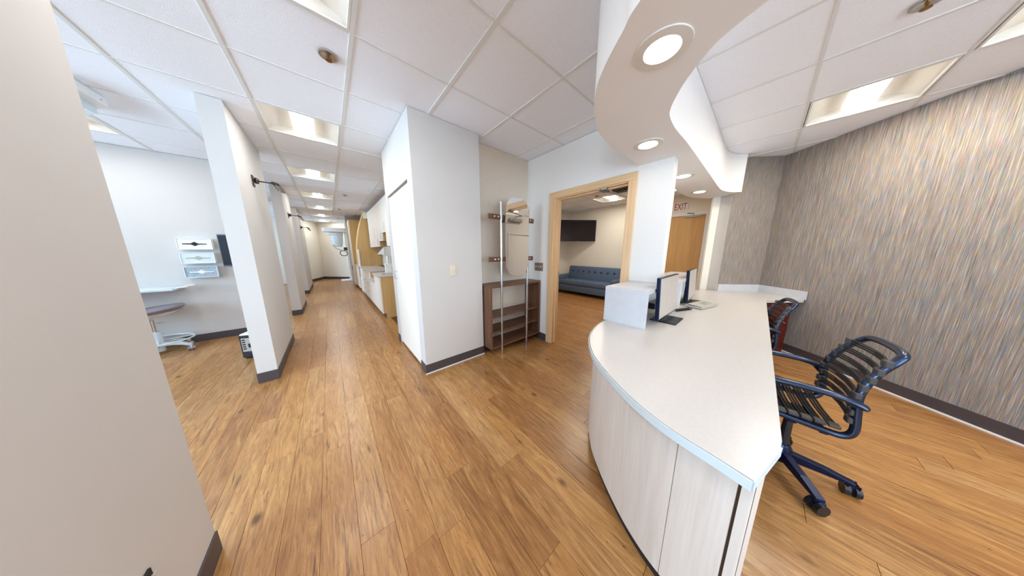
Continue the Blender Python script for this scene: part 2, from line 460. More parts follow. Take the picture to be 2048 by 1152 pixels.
for j in range(-2, 30):
    y = GY0 + j * GP
    B().box(GX0 - 6 * GP, GX0 + 12 * GP, y - .008, y + .008, C - .0005, C + .028, .001).build('grid_bar', M['bar'], ce)

def troffer(i, j, lm, lab):
    x, y = ctile(i, j); cx, cy = x + GP / 2, y + GP / 2; h = GP / 2 - .013
    RM = Matrix.Translation((cx, cy, 0)) @ Matrix.Rotation(R(90) if lm == 'lens' else 0, 4, 'Z') @ Matrix.Translation((-cx, -cy, 0))
    t = thing('ceiling_light', (cx, cy, C), lab, 'ceiling light', 'square troffer lights in the tile ceiling')
    b = B(RM)
    prof = [(-h, .004), (-h * .85, .045), (-h * .6, .075), (-h * .3, .088), (0, .09), (h * .3, .088), (h * .6, .075), (h * .85, .045), (h, .004)]
    b.sheet([[(cx + u, cy - h, C + z) for u, z in prof], [(cx + u, cy + h, C + z) for u, z in prof]])
    o = b.build('reflector', M['refl'], t, True)
    for s in (-1, 1):
        pts = [(cx + u, cy + s * h, C + z) for u, z in prof]
        B(RM).poly(pts, (0, s * .004, 0)).build('end_plate', M['refl'], t)
    r = .088; n = 10
    arc = [(.088, 0), (.086, -.025), (.079, -.047), (.067, -.059), (.06, -.0605), (-.06, -.0605), (-.067, -.059), (-.079, -.047), (-.086, -.025), (-.088, 0)]
    B(RM).poly([(cx + u, cy - h * .97, C + .085 + v) for u, v in arc], (0, 2 * h * .97, 0)).build('basket', M['basket'], t, True)
    B(RM).sheet([[(cx - .06, cy - h * .92, C + .0225), (cx - .06, cy + h * .92, C + .0225)], [(cx + .06, cy - h * .92, C + .0225), (cx + .06, cy + h * .92, C + .0225)]]).build('lens', M[lm], t)
    b = B()
    for (a, bb, c, d) in ((-h, h, -h, -h + .012), (-h, h, h - .012, h), (-h, -h + .012, -h + .012, h - .012), (h - .012, h, -h + .012, h - .012)):
        b.box(cx + a, cx + bb, cy + c, cy + d, C - .001, C + .006)
    b.build('frame', M['bar'], t)
for (i, j), (lm, lab) in LIGHT.items(): troffer(i, j, lm, lab)

# ------------------------------------------------------------------ walls
struct('wall_left', B().box(-.66, -.52, .10, 1.40, 0, C), 'wall', label='white wall end filling the left edge of the view')
colx = [(-.685, -.545, 3.13, 4.40), (-.715, -.572, 6.14, 7.29), (-.735, -.605, 9.05, 11.0)]
for k, (a, b_, c, d) in enumerate(colx):
    struct('wall_column_%d' % (k + 1), B().box(a, b_, c, d, 0, C), 'wall', label=('nearest', 'middle', 'farthest')[k] + ' white partition column along the left of the corridor')
    bb = B().box(a - .005, b_ + .005, c - .006, d + .005, 0, .105, .002)
    struct('baseboard_column_%d' % (k + 1), bb, 'base', label='dark rubber baseboard round the %s partition column' % ('nearest', 'middle', 'farthest')[k])
for k, y in enumerate((-2.9, 5.23, 8.2)):
    struct('wall_bay_%d' % (k + 1), B().box(-4.0, -1.03, y, y + .12, 0, C), 'wall', label='white wall across treatment bay %s' % ('behind the near column', 'behind the rolling stool', 'farther down the corridor')[k])
    struct('baseboard_bay_%d' % (k + 1), B().box(-3.98, -1.028, y - .006, y, 0, .105), 'base', label='dark baseboard under the bay wall %s' % ('behind the near column', 'behind the rolling stool', 'farther down the corridor')[k])
struct('baseboard_left', B().box(-.665, -.514, .095, 1.406, 0, .105, .002), 'base', label='dark rubber baseboard of the near left wall')
# corridor end
struct('wall_end', B().prism([(-4, 12.3), (-.74, 12.3), (-.29, 13.45), (.66, 12.45), (1.3, 12.45), (1.3, 12.6), (.7, 12.6), (-.29, 13.65), (-.84, 12.45), (-4, 12.45)], 0, C), 'wallc', label='cream angled wall closing the far end of the corridor')
struct('baseboard_end', B().prism([(-.735, 12.29), (-.285, 13.44), (.66, 12.44), (.66, 12.455), (-.29, 13.46), (-.745, 12.30)], 0, .105), 'base', label='dark baseboard along the angled corridor end wall')
struct('wall_corridor_right', B().box(1.3, 1.4, 3.4, 12.5, 0, C), 'wallc', label='wall behind the corridor cabinets')
struct('wall_corridor_return', B().box(.58, 1.3, 10.25, 10.37, 0, C), 'wall', label='white wall end past the tall tan cabinet')
# window wall
b = B(); WIN = ((-2.2, 1.9), (2.6, 4.9), (5.6, 7.9), (8.6, 11.9)); py_ = -3.0
for y0, y1 in WIN:
    b.box(-4.1, -4.0, py_, y0, 0, C); b.box(-4.1, -4.0, y0, y1, 0, .85); b.box(-4.1, -4.0, y0, y1, 2.35, C); py_ = y1
b.box(-4.1, -4.0, py_, 12.4, 0, C)
struct('wall_window', b, 'wall', label='window wall of the treatment bays')
for k, (y0, y1) in enumerate(WIN):
    w = thing('window_%d' % (k + 1), (-4.05, (y0 + y1) / 2, .85), 'bay window giving bluish daylight, number %d from the front' % (k + 1), 'window', kind='structure')
    f = B()
    for a, d in ((y0, y0 + .05), (y1 - .05, y1), ((y0 + y1) / 2 - .02, (y0 + y1) / 2 + .02)): f.box(-4.08, -4.02, a, d, .85, 2.35)
    f.box(-4.08, -4.02, y0, y1, .85, .9).box(-4.08, -4.02, y0, y1, 2.3, 2.35)
    f.build('window_frame', M['whitepaint'], w)
    B().box(-4.055, -4.049, y0 + .05, y1 - .05, .9, 2.3).build('pane', M['glass'], w)

# closet block
b = B()
b.box(.66, 1.39, 2.2, 2.36, 0, C).box(.66, .76, 2.36, 3.27, 2.01, C).box(.66, .76, 3.27, 3.4, 0, C).box(.76, 1.39, 3.3, 3.4, 0, C).box(1.29, 1.39, 2.36, 3.3, 0, C)
struct('wall_closet', b, 'wall', label='white closet block between corridor and shelf alcove')
dc = thing('door_3', (.69, 2.8, 0), 'flush white closet door facing the corridor', 'door', kind='structure')
B().box(.668, .70, 2.366, 3.264, .03, 1.984, .002).build('door_panel', M['cabwhite'], dc)
B().box(.70, .72, 2.362, 3.268, 0, 2.008).build('recess', M['darkgap'], dc)
h = B().tube([(.668, 3.17, 1.05), (.64, 3.17, 1.05), (.636, 3.17, 1.045), (.636, 3.17, .955), (.64, 3.17, .95), (.668, 3.17, .95)], .005, 8)
h.build('door_handle', M['chrome'], dc, True)
b = B().box(.653, 1.395, 2.194, 2.2, 0, .105).box(.653, .66, 2.2, 2.352, 0, .105).box(.653, .66, 3.275, 3.4, 0, .105).box(1.39, 1.396, 2.194, 2.35, 0, .105)
struct('baseboard_closet', b, 'base', label='dark rubber baseboard wrapping the closet block')
b = B().box(.648, 1.396, 2.186, 2.194, 0, .012)
struct('trim_5', b, 'bar', label='pale bead at the foot of the closet baseboard')

# alcove and door wall (woven covering)
struct('wall_alcove', B().box(1.39, 2.3, 2.35, 2.45, 0, C), 'fabricw', label='beige woven wall behind the mirror console')
struct('baseboard_alcove', B().box(1.396, 2.293, 2.342, 2.35, 0, .105), 'base', label='dark baseboard behind the walnut console')
b = B()
b.box(2.3, 2.41, 1.86, 4.4, 0, C).box(2.3, 2.41, .91, 1.86, 2.03, C).box(2.3, 2.41, .862, .91, 0, C)
b.box(2.3, 2.41, .593, .862, 1.021, 2.1)
struct('wall_door', b, 'fabric', label='pale woven wall holding the maple framed doorway')
struct('baseboard_door', B().box(2.292, 2.3, 1.92, 2.342, 0, .105), 'base', label='dark baseboard between console and doorway')
# maple casing + jamb
t1 = thing('trim_1', (2.3, 1.39, 0), 'maple casing around the waiting room doorway', 'door frame', kind='structure')
B().box(2.282, 2.3, 1.845, 1.925, 0, 1.985, .003).build('casing', M['maple'], t1)
B().box(2.282, 2.3, .868, .945, .0, 1.985, .003).build('casing', M['maple'], t1)
B().box(2.282, 2.3, .868, 1.925, 1.985, 2.056, .003).build('head_casing', M['maple_h'], t1)
B().box(2.296, 2.414, 1.825, 1.858, 0, 2.0).build('jamb', M['maple'], t1)
B().box(2.296, 2.414, .913, .94, 0, 2.0).build('jamb', M['maple'], t1)
B().box(2.296, 2.414, .941, 1.824, 1.975, 2.028).build('head_jamb', M['maple_h'], t1)
b = B().box(2.34, 2.375, 1.81, 1.826, 0, 1.976).box(2.34, 2.375, .94, .952, 0, 1.976)
b.build('door_stop', M['maple'], t1)
B().box(2.34, 2.375, .952, 1.81, 1.96, 1.976).build('head_stop', M['maple_h'], t1)
B().box(2.385, 2.412, 1.823, 1.826, .93, 1.03).build('strike_plate', M['steel'], t1)
# open white door leaf inside the waiting room
d1 = thing('door_1', (2.42, .93, 0), 'open white panelled waiting room door seen in the mirror', 'door', kind='structure')
B().box(2.43, 3.30, .895, .935, .01, 1.965, .002).build('leaf', M['doorgrey'], d1)
b = B()
for a in ((2.55, 3.18, 1.62, 1.64), (2.55, 3.18, .18, .2)): b.box(a[0], a[1], .935, .960, a[2], a[3])
b.box(2.55, 2.57, .935, .960, .2, 1.62).box(3.16, 3.18, .935, .960, .2, 1.62)
b.build('panel_moulding', M['whitepaint'], d1)
B().box(2.57, 3.16, .935, .94, .2, 1.62).build('door_panel', M['white'], d1)
B().box(2.56, 2.86, .935, .985, 1.84, 1.90, .006).build('door_closer', M['steel'], d1)
b = B().tube([(2.70, .965, 1.905), (2.70, .965, 1.935), (2.74, 1.10, 1.94), (2.36, 1.22, 1.955)], .009, 6).box(2.30, 2.42, 1.17, 1.26, 1.955, 1.976, .003)
b.tube([(2.38, 1.21, 1.957), (2.29, 1.235, 1.957)], .012, 8)
b.build('closer_arm', M['steel'], d1)

# waiting room walls
b = B().box(6.28, 6.4, .5, .90, 0, C).box(6.28, 6.4, 1.86, 4.5, 0, C).box(6.28, 6.4, .90, 1.86, 2.12, C)
struct('wall_waiting', b, 'wallc', label='cream far wall of the waiting room with the exit')
struct('wall_waiting_left', B().box(2.41, 6.4, 4.4, 4.5, 0, C), 'wallc', label='cream side wall behind the corner television')
struct('wall_waiting_right', B().box(4.65, 6.28, .52, .62, 0, C), 'wallc', label='cream wall between exit and striped wallpaper')
struct('baseboard_waiting', B().box(6.272, 6.28, 1.95, 4.4, 0, .105).box(2.41, 6.28, 4.392, 4.4, 0, .105), 'base', label='dark baseboard of the waiting room')
struct('dark_strip', B().box(6.262, 6.28, .72, .87, .50, .535), 'base', label='short dark strip low on the wall right of the exit')  # thin dark strip on the wall face
# exit door
d2 = thing('door_2', (6.3, 1.38, 0), 'oak exit door with a grey closer', 'door', kind='structure')
B().box(6.30, 6.34, .925, 1.835, .01, 2.10, .002).build('leaf', M['oakdoor'], d2)
cl = B().box(6.25, 6.30, 1.0, 1.29, 2.055, 2.10, .006).build('door_closer', M['greypl'], d2)
B().tube([(6.27, 1.13, 2.10), (6.26, 1.13, 2.135), (6.2, 1.24, 2.14), (6.27, 1.2, 2.15)], .007, 6).build('closer_arm', M['bronze'], d2)
B().box(6.285, 6.30, .92, .932, 1.75, 1.85).box(6.285, 6.30, .92, .932, .95, 1.05).build('hinge', M['steel'], d2)
t2 = thing('trim_2', (6.28, 1.38, 0), 'white painted frame around the exit door', 'door frame', kind='structure')
B().box(6.265, 6.28, .865, .92, 0, 2.155, .002).build('casing', M['whitepaint'], t2)
B().box(6.265, 6.28, 1.84, 1.895, 0, 2.155, .002).build('casing', M['whitepaint'], t2)
B().box(6.265, 6.28, .92, 1.84, 2.10, 2.155, .002).build('head_casing', M['whitepaint'], t2)
# exit sign
sg = thing('exit_sign', (6.27, 1.39, 2.235), 'white EXIT sign with red letters above the oak door', 'sign')
B().box(6.262, 6.279, 1.255, 1.525, 2.225, 2.40, .002).build('panel', M['white'], sg)
fc = bpy.data.curves.new('letters', 'FONT'); fc.body = 'EXIT'; fc.size = .2; fc.extrude = .0012; fc.align_x = 'CENTER'; fc.offset = .0022; fc.space_character = 1.02
fo = bpy.data.objects.new('letters_text', fc); COL.objects.link(fo)
bpy.context.view_layer.update()
me = bpy.data.meshes.new_from_object(fo.evaluated_get(bpy.context.evaluated_depsgraph_get())); bpy.data.objects.remove(fo)
me.transform(Matrix.Scale(.56, 4, (1, 0, 0)))
me.transform(Matrix.Translation((0, 0, 0)) @ Matrix(((0, 0, -1, 0), (-1, 0, 0, 0), (0, 1, 0, 0), (0, 0, 0, 1))))
me.materials.clear(); me.materials.append(M['red'])
lt = bpy.data.objects.new('letters', me); COL.objects.link(lt); lt.parent = sg; lt.location = Vector((6.261, 1.39, 2.243)) - sg.location

# reception side: 45 degree walls with striped wallpaper
w1 = struct('wall_right', B().prism([(4.81, -.01), (1.82, -3.0), (1.98, -3.1), (4.95, -.05)], 0, C), 'wall', label='long wall with striped multicolour wallpaper behind the office chairs')
B().prism([(4.81, -.01), (1.83, -2.99), (1.828, -2.988), (4.808, -.008)], .1, C).build('wallpaper', M['wallpaper'], w1)
w2 = struct('wall_reception_end', B().prism([(4.81, -.01), (4.40, .40), (4.518, .528), (4.98, .06)], 0, C), 'wall', label='short striped wall at the end of the reception counter')
B().prism([(4.81, -.01), (4.402, .398), (4.400, .396), (4.807, -.012)], .1, C).build('wallpaper', M['wallpaper'], w2)
struct('wall_pier', B().prism([(4.518, .528), (4.45, .597), (4.47, .617), (4.65, .62), (4.65, .56)], 0, C), 'wallc', label='narrow cream pier between exit and striped wall')
struct('baseboard_right', B().prism([(4.805, -.005), (1.80, -3.01), (1.795, -3.0), (4.8, 0)], 0, .105), 'base', label='dark baseboard along the striped wallpaper')
struct('trim_6', B().prism([(4.798, .002), (1.795, -3.001), (1.788, -2.994), (4.79, .008)], 0, .012), 'bar', label='pale bead at the foot of the striped wall')
b = B().box(-4.0, -1.0, -3.1, -3.0, 0, C).box(1.6, 2.0, -3.1, -3.0, 0, C).box(-1.0, 1.6, -3.1, -3.0, 0, .65).box(-1.0, 1.6, -3.1, -3.0, 2.25, C)
struct('wall_back', b, 'wall', label='white wall with an added window behind the viewer')
w = thing('window_5', (.3, -3.05, .65), 'assumed window added behind the viewer for bluish daylight', 'window', kind='structure')  # unseen, assumed window added to bring daylight onto desk and door wall
f = B().box(-1.0, -.95, -3.08, -3.02, .65, 2.25).box(1.55, 1.6, -3.08, -3.02, .65, 2.25).box(.28, .32, -3.08, -3.02, .7, 2.2).box(-.95, 1.55, -3.08, -3.02, .65, .7).box(-.95, 1.55, -3.08, -3.02, 2.2, 2.25)
f.build('window_frame', M['whitepaint'], w)
B().box(-.95, 1.55, -3.055, -3.049, .7, 2.2).build('pane', M['glass'], w)

# ------------------------------------------------------------------ soffit (S-curve) with downlights
SB = 2.1
Lp = [(.62, -.35), (.72, .08), (.84, .36), (.90, .44), (.99, .55), (1.10, .65), (1.27, .75), (1.48, .83), (1.75, .865), (2.0, .862)]
L2 = [(3.55, .862), (3.93, .86), (4.22, .81), (4.44, .70), (4.52, .62)]
Rp = [(4.42, .42), (4.33, .31), (4.20, .42), (4.05, .465), (3.81, .48), (3.3, .475), (2.17, .472), (1.9, .48), (1.75, .48), (1.58, .46), (1.43, .39), (1.31, .31), (1.21, .22), (1.15, .10), (1.08, -.1), (1.02, -.4)]
def cc(P, n=5): return [(v.x, v.y) for v in catmull([(p[0], p[1], 0) for p in P], n)]
sof_xy = cc(Lp) + cc(L2) + cc([(4.33, .31), (4.24, .40), (4.05, .465), (3.81, .48), (3.3, .478), (2.17, .475), (1.9, .48), (1.75, .48), (1.58, .46), (1.43, .39), (1.31, .31), (1.21, .22), (1.15, .10), (1.08, -.1), (1.02, -.4)])
b = B().prism(sof_xy, SB, C)
struct('soffit', b, 'soffit', label='S-curved white soffit hanging over the reception desk', smooth=True)
def downlight(x, y, z, lab, r=.075):
    t = thing('downlight', (x, y, z), lab, 'downlight', 'round recessed downlights')
    B().lathe([(r * .80, -.001), (r * .84, -.006), (r * 1.28, -.004), (r * 1.3, .0), (r * .8, .002)], (x, y, z), 32).build('trim_ring', M['refl'], t, True)
    B().lathe([(0, -.002), (r * .8, -.002), (r * .8, .004), (0, .004)], (x, y, z), 32).build('lens', M['down'], t)
downlight(1.086, .367, SB, 'largest round downlight in the soffit bend above the desk')
downlight(1.903, .671, SB, 'second round downlight in the soffit, left of the pier')
downlight(2.956, .666, SB, 'third round downlight in the soffit, right of the pier')
downlight(3.887, .676, SB, 'farthest round downlight in the soffit near the striped wall')
downlight(5.67, 1.40, C, 'small downlight in the waiting room ceiling above the EXIT sign', .06)

# sprinklers
def sprinkler(x, y, lab, recess=False):
    t = thing('sprinkler', (x, y, C), lab, 'sprinkler', 'ceiling fire sprinklers')
    B().lathe([(.018, .004), (.05, .004), (.05, -.006), (.036, -.008), (.018, -.002)], (x, y, C), 20).build('cup', M['chrome'], t, True)
    B().cyl((x, y, C + .002), (x, y, C - .022), .008, .005, 8).build('head', M['brass'], t)
    B().lathe([(0, -.03), (.018, -.029), (.018, -.026), (0, -.025)], (x, y, C), 12).build('deflector', M['brass'], t)
    B().tube([(x - .011, y, C - .006), (x - .012, y, C - .016), (x, y, C - .027), (x + .012, y, C - .016), (x + .011, y, C - .006)], .0025, 6).build('yoke', M['brass'], t)
sprinkler(.14, 2.01, 'nearest ceiling sprinkler, chrome ringed, by the cut-off troffer')
sprinkler(.42, 6.38, 'corridor sprinkler above the upper cabinets')
sprinkler(.38, 8.61, 'second corridor sprinkler farther along')
sprinkler(.42, 11.1, 'farthest tiny sprinkler near the scanner')
sprinkler(4.88, 2.70, 'sprinkler in the waiting room ceiling left of the troffer')
sprinkler(2.47, -.37, 'sprinkler at the top edge above the office chairs')
# waiting-room vent
vx, vy = ctile(*VENT)
t = thing('ceiling_vent', (vx + .3, vy + .3, C), 'white louvred air vent seen through the doorway', 'vent')
f = B()
for a in ((0, GP, 0, .04), (0, GP, GP - .04, GP), (0, .04, .04, GP - .04), (GP - .04, GP, .04, GP - .04)): f.box(vx + a[0], vx + a[1], vy + a[2], vy + a[3], C - .004, C + .008)
f.build('frame', M['whitepaint'], t)
B().box(vx + .04, vx + GP - .04, vy + .04, vy + GP - .04, C + .04, C + .05).build('backing', M['darkgap'], t)
for k in range(8):
    yy = vy + .07 + k * .066
    B().poly([(vx + .04, yy, C), (vx + GP - .04, yy, C), (vx + GP - .04, yy + .035, C + .03), (vx + .04, yy + .035, C + .03)], (0, .004, 0)).build('slat', M['whitepaint'], t)
# return-air grille on the near left wall
t = thing('wall_grille', (-.52, .83, .1), 'louvred return air grille low on the near left wall', 'vent')
B().box(-.52, -.514, .58, 1.07, .10, .385, .001).build('frame', M['darkgap'], t)
for k in range(12):
    z = .115 + k * .0222
    B().poly([(-.514, .59, z), (-.514, 1.062, z), (-.505, 1.062, z + .010), (-.505, .59, z + .010)], (0, 0, .004)).build('slat', M['white'], t)

# ------------------------------------------------------------------ light switches
def toggles(root, axis, pts, mat):
    for p in pts:
        b = B()
        if axis == 'y': b.box(p[0] - .005, p[0] + .005, p[1] - .012, p[1], p[2] - .003, p[2] + .016, .001)
        else: b.box(p[0] - .012, p[0], p[1] - .005, p[1] + .005, p[2] - .003, p[2] + .016, .001)
        b.build('toggle', mat, root)
t = thing('light_switch', (1.016, 2.2, 1.1), 'single ivory light switch on the closet wall', 'light switch')
B().box(.984, 1.048, 2.194, 2.2, 1.043, 1.162, .002).build('plate', M['ivory'], t); toggles(t, 'y', [(1.016, 2.194, 1.10)], M['ivory'])
t = thing('light_switch', (2.3, 2.1, 1.09), 'brown triple light switch beside the doorway', 'light switch')
B().box(2.294, 2.3, 2.02, 2.18, 1.03, 1.148, .002).build('plate', M['plate'], t); toggles(t, 'x', [(2.294, 2.055, 1.086), (2.294, 2.1, 1.086), (2.294, 2.145, 1.086)], M['ivory'])

# ------------------------------------------------------------------ walnut console with mirror
t = thing('mirror_console', (1.85, 2.18, 0), 'walnut open shelf console with oval mirror on steel poles', 'console')
x0, x1, y0, y1 = 1.408, 2.284, 2.05, 2.335
B().box(x0, x1, y0, y1, .872, .897, .002).build('top_panel', M['walnut'], t)
B().box(x0, x1, y0, y1, .092, .117, .002).build('bottom_panel', M['walnut'], t)
B().box(x0, x0 + .024, y0, y1, .117, .872, .001).build('side_panel', M['walnut_v'], t)
B().box(x1 - .024, x1, y0, y1, .117, .872, .001).build('side_panel', M['walnut_v'], t)
B().box(x0 + .024, x1 - .024, y0 + .02, y1, .487, .509, .001).build('shelf', M['walnut'], t)
B().box(x0 + .024, x1 - .024, y0 + .02, y1, .288, .310, .001).build('shelf', M['walnut'], t)
for px_ in (1.567, 2.003): B().cyl((px_, 2.038, 0), (px_, 2.038, 1.875), .0145, seg=16).build('pole', M['chrome'], t, True)
for zb in (1.703, 1.218):
    for a, b_, kn in ((1.398, 1.640, (1.47, 1.52)), (1.96, 2.112, (2.04,))):
        bo = B().box(a, b_, 2.038, 2.066, zb - .028, zb + .028, .003).build('bracket', M['walnut'], t)
        for q in kn: B().lathe([(0, 0), (.011, 0), (.013, .008), (.008, .018), (0, .02)], (0, 0, 0), 12).build('knob_tmp', M['chrome'], None)
        for q in kn:
            o = [k for k in COL.objects if k.name.startswith('knob_tmp')][0]
            o.name = 'knob'; o.data.name = 'knob'; o.parent = bo; o.rotation_euler = (R(90), 0, 0); o.location = Vector((q, 2.038, zb)) - t.location
hw, hh = .195, .478; mz = 1.475; mx = 1.812
pts = []
for k in range(48):
    a = 2 * math.pi * k / 48; ca, sa = math.cos(a), math.sin(a)
    ex = 2 / 2.3
    pts.append((mx + hw * math.copysign(abs(ca) ** ex, ca), 2.026, mz + (hh - hw) * math.copysign(min(1, abs(sa) * 3), sa) * (1 if abs(sa) > .001 else 0) + hw * math.copysign(abs(sa) ** ex, sa)))
mo = B().poly(pts, (0, -.006, 0), .0015).build('mirror', M['mirror'], t)
B().poly([(p[0], 2.034, p[2]) for p in [(mx + (q[0] - mx) * .97, 0, mz + (q[2] - mz) * .985) for q in pts]], (0, -.007, 0)).build('mirror_back', M['walnut_v'], t)
B().cyl((1.59, 2.05, 1.655), (1.59, 2.015, 1.655), .017, seg=16).build('coat_peg', M['bronze'], t)

# ------------------------------------------------------------------ reception desk
HC = .72
OUT = [(.789, -.061), (.803, .005), (.823, .117), (.855, .21), (.905, .305), (.985, .42), (1.10, .555), (1.193, .633), (1.273, .687), (1.351, .729), (1.454, .768), (1.588, .803), (1.727, .822), (1.9, .83)]
out = cc(OUT, 6)
rd = thing('reception_desk', (2.4, .35, 0), 'white curved reception desk with raised quartz ledge', 'desk')
top = out + [(3.9, .83), (4.15, .74), (4.38, .47), (4.395, .40), (4.79, .0), (4.394, -.392), (4.016, -.09), (1.036, -.116), (1.003, -.113)]
B().prism(top, HC - .033, HC, .0015).build('countertop', M['quartz'], rd)
# edge band follows the outside curve
def offs(P, d):
    P = [Vector(p) for p in P]; o = []
    for i in range(len(P)):
        tt = (P[min(i + 1, len(P) - 1)] - P[max(i - 1, 0)]).normalized(); o.append((P[i].x + tt.y * d, P[i].y - tt.x * d))
    return o
band = [(p[0], p[1]) for p in offs(out + [(2.25, .83)], -.0035)]
B().strip(band, .003, HC - .033, HC - .002).build('edge_band', M['edge'], rd, True)
B().prism([(.7865, -.0635), (1.002, -.1165), (1.003, -.1132), (.789, -.0605)], HC - .033, HC - .002).build('edge_band', M['edge'], rd)
ins = offs(out + [(2.2, .83), (2.27, .83)], .032)
ins2 = offs(out + [(2.2, .83), (2.27, .83)], .048)
def cum(P):
    s = [0]
    for a, b_ in zip(P, P[1:]): s.append(s[-1] + (Vector(b_) - Vector(a)).length)
    return s
def cut(P, a, b_):
    s = cum(P); r = []
    def at(u):
        for i in range(len(P) - 1):
            if s[i + 1] >= u or i == len(P) - 2:
                f = (u - s[i]) / (s[i + 1] - s[i]); return tuple(Vector(P[i]).lerp(Vector(P[i + 1]), f))
    r.append(at(a)); r += [p for p, q in zip(P, s) if a + 1e-4 < q < b_ - 1e-4]; r.append(at(b_)); return r
tot = cum(ins)[-1]
cuts = [0, .022, .0285, .178, .72, 1.26, tot]
for k, (a, b_) in enumerate(zip(cuts, cuts[1:])):
    if k == 1: B().strip(cut(ins, a, b_), -.006, .02, HC - .034).build('metal_reveal', M['bronze'], rd); continue
    g = .0012 if k > 1 else 0
    B().strip(cut(ins, a + g, b_ - g), -.016, .055, HC - .034).build('front_panel', M['laminate'], rd, True)
B().strip(ins2, -.01, 0, HC - .04).build('toe_kick', M['darkgap'], rd, True)
B().prism([(.8235, -.0575), (.985, -.096), (.992, -.066), (.83, -.036)], .02, HC - .034, .001).build('gable_panel', M['laminate'], rd)
B().box(2.42, 4.1, .79, .81, .02, HC - .034).build('waiting_side_panel', M['laminate'], rd)
# raised ledge
LZ = 1.02
led = [(1.785, .525), (3.0, .515), (3.79, .62), (3.75, .85), (1.785, .85)]
B().prism(led, LZ - .032, LZ, .0015).build('ledge_top', M['quartzv'], rd)
B().box(1.785, 1.815, .525, .85, HC, LZ - .032, .001).build('ledge_end_panel', M['quartzv'], rd)
B().box(1.815, 2.29, .83, .85, HC, LZ - .032).box(2.42, 3.75, .83, .85, HC, LZ - .032).build('ledge_back_panel', M['white'], rd)
B().box(2.84, 2.87, .53, .83, HC, LZ - .032).build('ledge_support', M['white'], rd)
B().box(3.70, 3.73, .63, .83, HC, LZ - .032).build('ledge_support', M['white'], rd)
# backsplash
b = B().prism([(4.40, .395), (4.80, -.008), (4.787, -.021), (4.387, .382)], HC, HC + .105, .001)
b.build('backsplash', M['quartzv'], rd)
B().prism([(4.79, -.018), (4.40, -.408), (4.387, -.395), (4.777, -.005)], HC, HC + .105, .001).build('backsplash', M['quartzv'], rd)

# file cabinet under the counter end
Mx = Matrix.Translation((4.03, -.07, 0)) @ Matrix.Rotation(R(-40.5), 4, 'Z')
fcb = thing('file_cabinet', (4.2, -.1, 0), 'mahogany two drawer cabinet under the counter end', 'cabinet')
B(Mx).box(-.05, .37, .02, .42, .03, HC - .04, .002).build('body', M['mahog'], fcb)
dr = B(Mx).box(-.047, .367, 0, .02, .465, HC - .043, .003).build('drawer', M['mahog'], fcb)
dr = B(Mx).box(-.047, .367, 0, .02, .035, .455, .003).build('drawer', M['mahog'], fcb)
B(Mx).tube([(.10, 0, .41), (.10, -.025, .41), (.24, -.025, .41), (.24, 0, .41)], .006, 8).build('handle', M['bronze'], dr)
B(Mx).cyl((.31, 0, .425), (.31, -.012, .425), .013, .011, 14).build('lock', M['chrome'], dr)

# ------------------------------------------------------------------ monitors, phone
def monitor(cx, cy, rz, lab, w=.53, hgt=.345, zb=HC + .045):
    t = thing('computer_monitor', (cx, cy, HC), lab, 'monitor', 'monitors on the reception desk', rz)
    X = Matrix.Translation((cx, cy, 0)) @ Matrix.Rotation(rz, 4, 'Z') @ Matrix.Translation((0, 0, zb)) @ Matrix.Rotation(R(-3), 4, 'X')
    Y = Matrix.Translation((cx, cy, 0)) @ Matrix.Rotation(rz, 4, 'Z')
    B(X).box(-w / 2, w / 2, 0, .028, 0, hgt, .004).build('housing', M['blueblack'], t)
    B(X).box(-w / 2 + .008, w / 2 - .008, -.0015, 0, .014, hgt - .008).build('screen', M['screen'], t)
    B(X).box(-.12, .12, .028, .05, .06, .24, .008).build('rear_cover', M['blackpl'], t)
    B(Y).poly([(-.035, .055, HC + .012), (.035, .055, HC + .012), (.03, .05, HC + .23), (-.03, .05, HC + .23)], (0, .018, 0)).build('neck', M['blackpl'], t)
    B(Y).box(-.125, .125, -.085, .105, HC, HC + .012, .004).build('base_plate', M['blackpl'], t)
monitor(2.20, .475, R(0), 'computer monitor nearest the curved desk end')
monitor(3.20, .49, R(3), 'computer monitor farther along the desk behind the telephone')
Mp = Matrix.Translation((3.02, .365, HC)) @ Matrix.Rotation(R(-14), 4, 'Z')
ph = thing('telephone', (3.02, .365, HC), 'grey desk telephone lying on the counter', 'telephone')
B(Mp).poly([(-.17, -.07, .004), (.17, -.07, .004), (.17, .07, .004), (-.17, .07, .004)], (0, 0, .02), .003).build('body', M['greypl'], ph)
B(Mp).poly([(-.165, -.065, .024), (.165, -.065, .024), (.165, .065, .034), (-.165, .065, .034)], (0, 0, .006), .002).build('top_plate', M['greypl'], ph)
b = B(Mp)
for ix in range(4):
    for iy in range(3): b.box(-.02 + ix * .03, .0 + ix * .03, -.045 + iy * .028, -.025 + iy * .028, .03, .042)
b.build('keypad', M['greypl'], ph)
B(Mp).tube(catmull([(.06, .075, .01), (.12, .10, .025), (.2, .09, .02), (.21, .05, .006)], 5), .006, 6).build('cable', M['blackpl'], ph)
hx = []
for k in range(90):
    a = k * .9; u = k / 89
    hx.append((2.555 + .20 * u, .50 - .085 * u + .011 * math.cos(a), HC + .0155 + .011 * math.sin(a)))
B().tube(hx, .004, 5).build('coiled_cord', M['blackpl'], ph)
# small black gear on the desk in the ledge opening
t = thing('power_strip', (2.66, .70, HC), 'black cable box in the ledge opening between the monitors', 'power strip')
B().box(2.5, 2.80, .66, .74, HC, HC + .06, .006).build('body', M['blackpl'], t)
B().tube(catmull([(2.62, .66, HC + .03), (2.58, .6, HC + .05), (2.5, .58, HC + .02), (2.4, .56, HC + .008)], 6), .006, 6).build('cable', M['blackpl'], t)

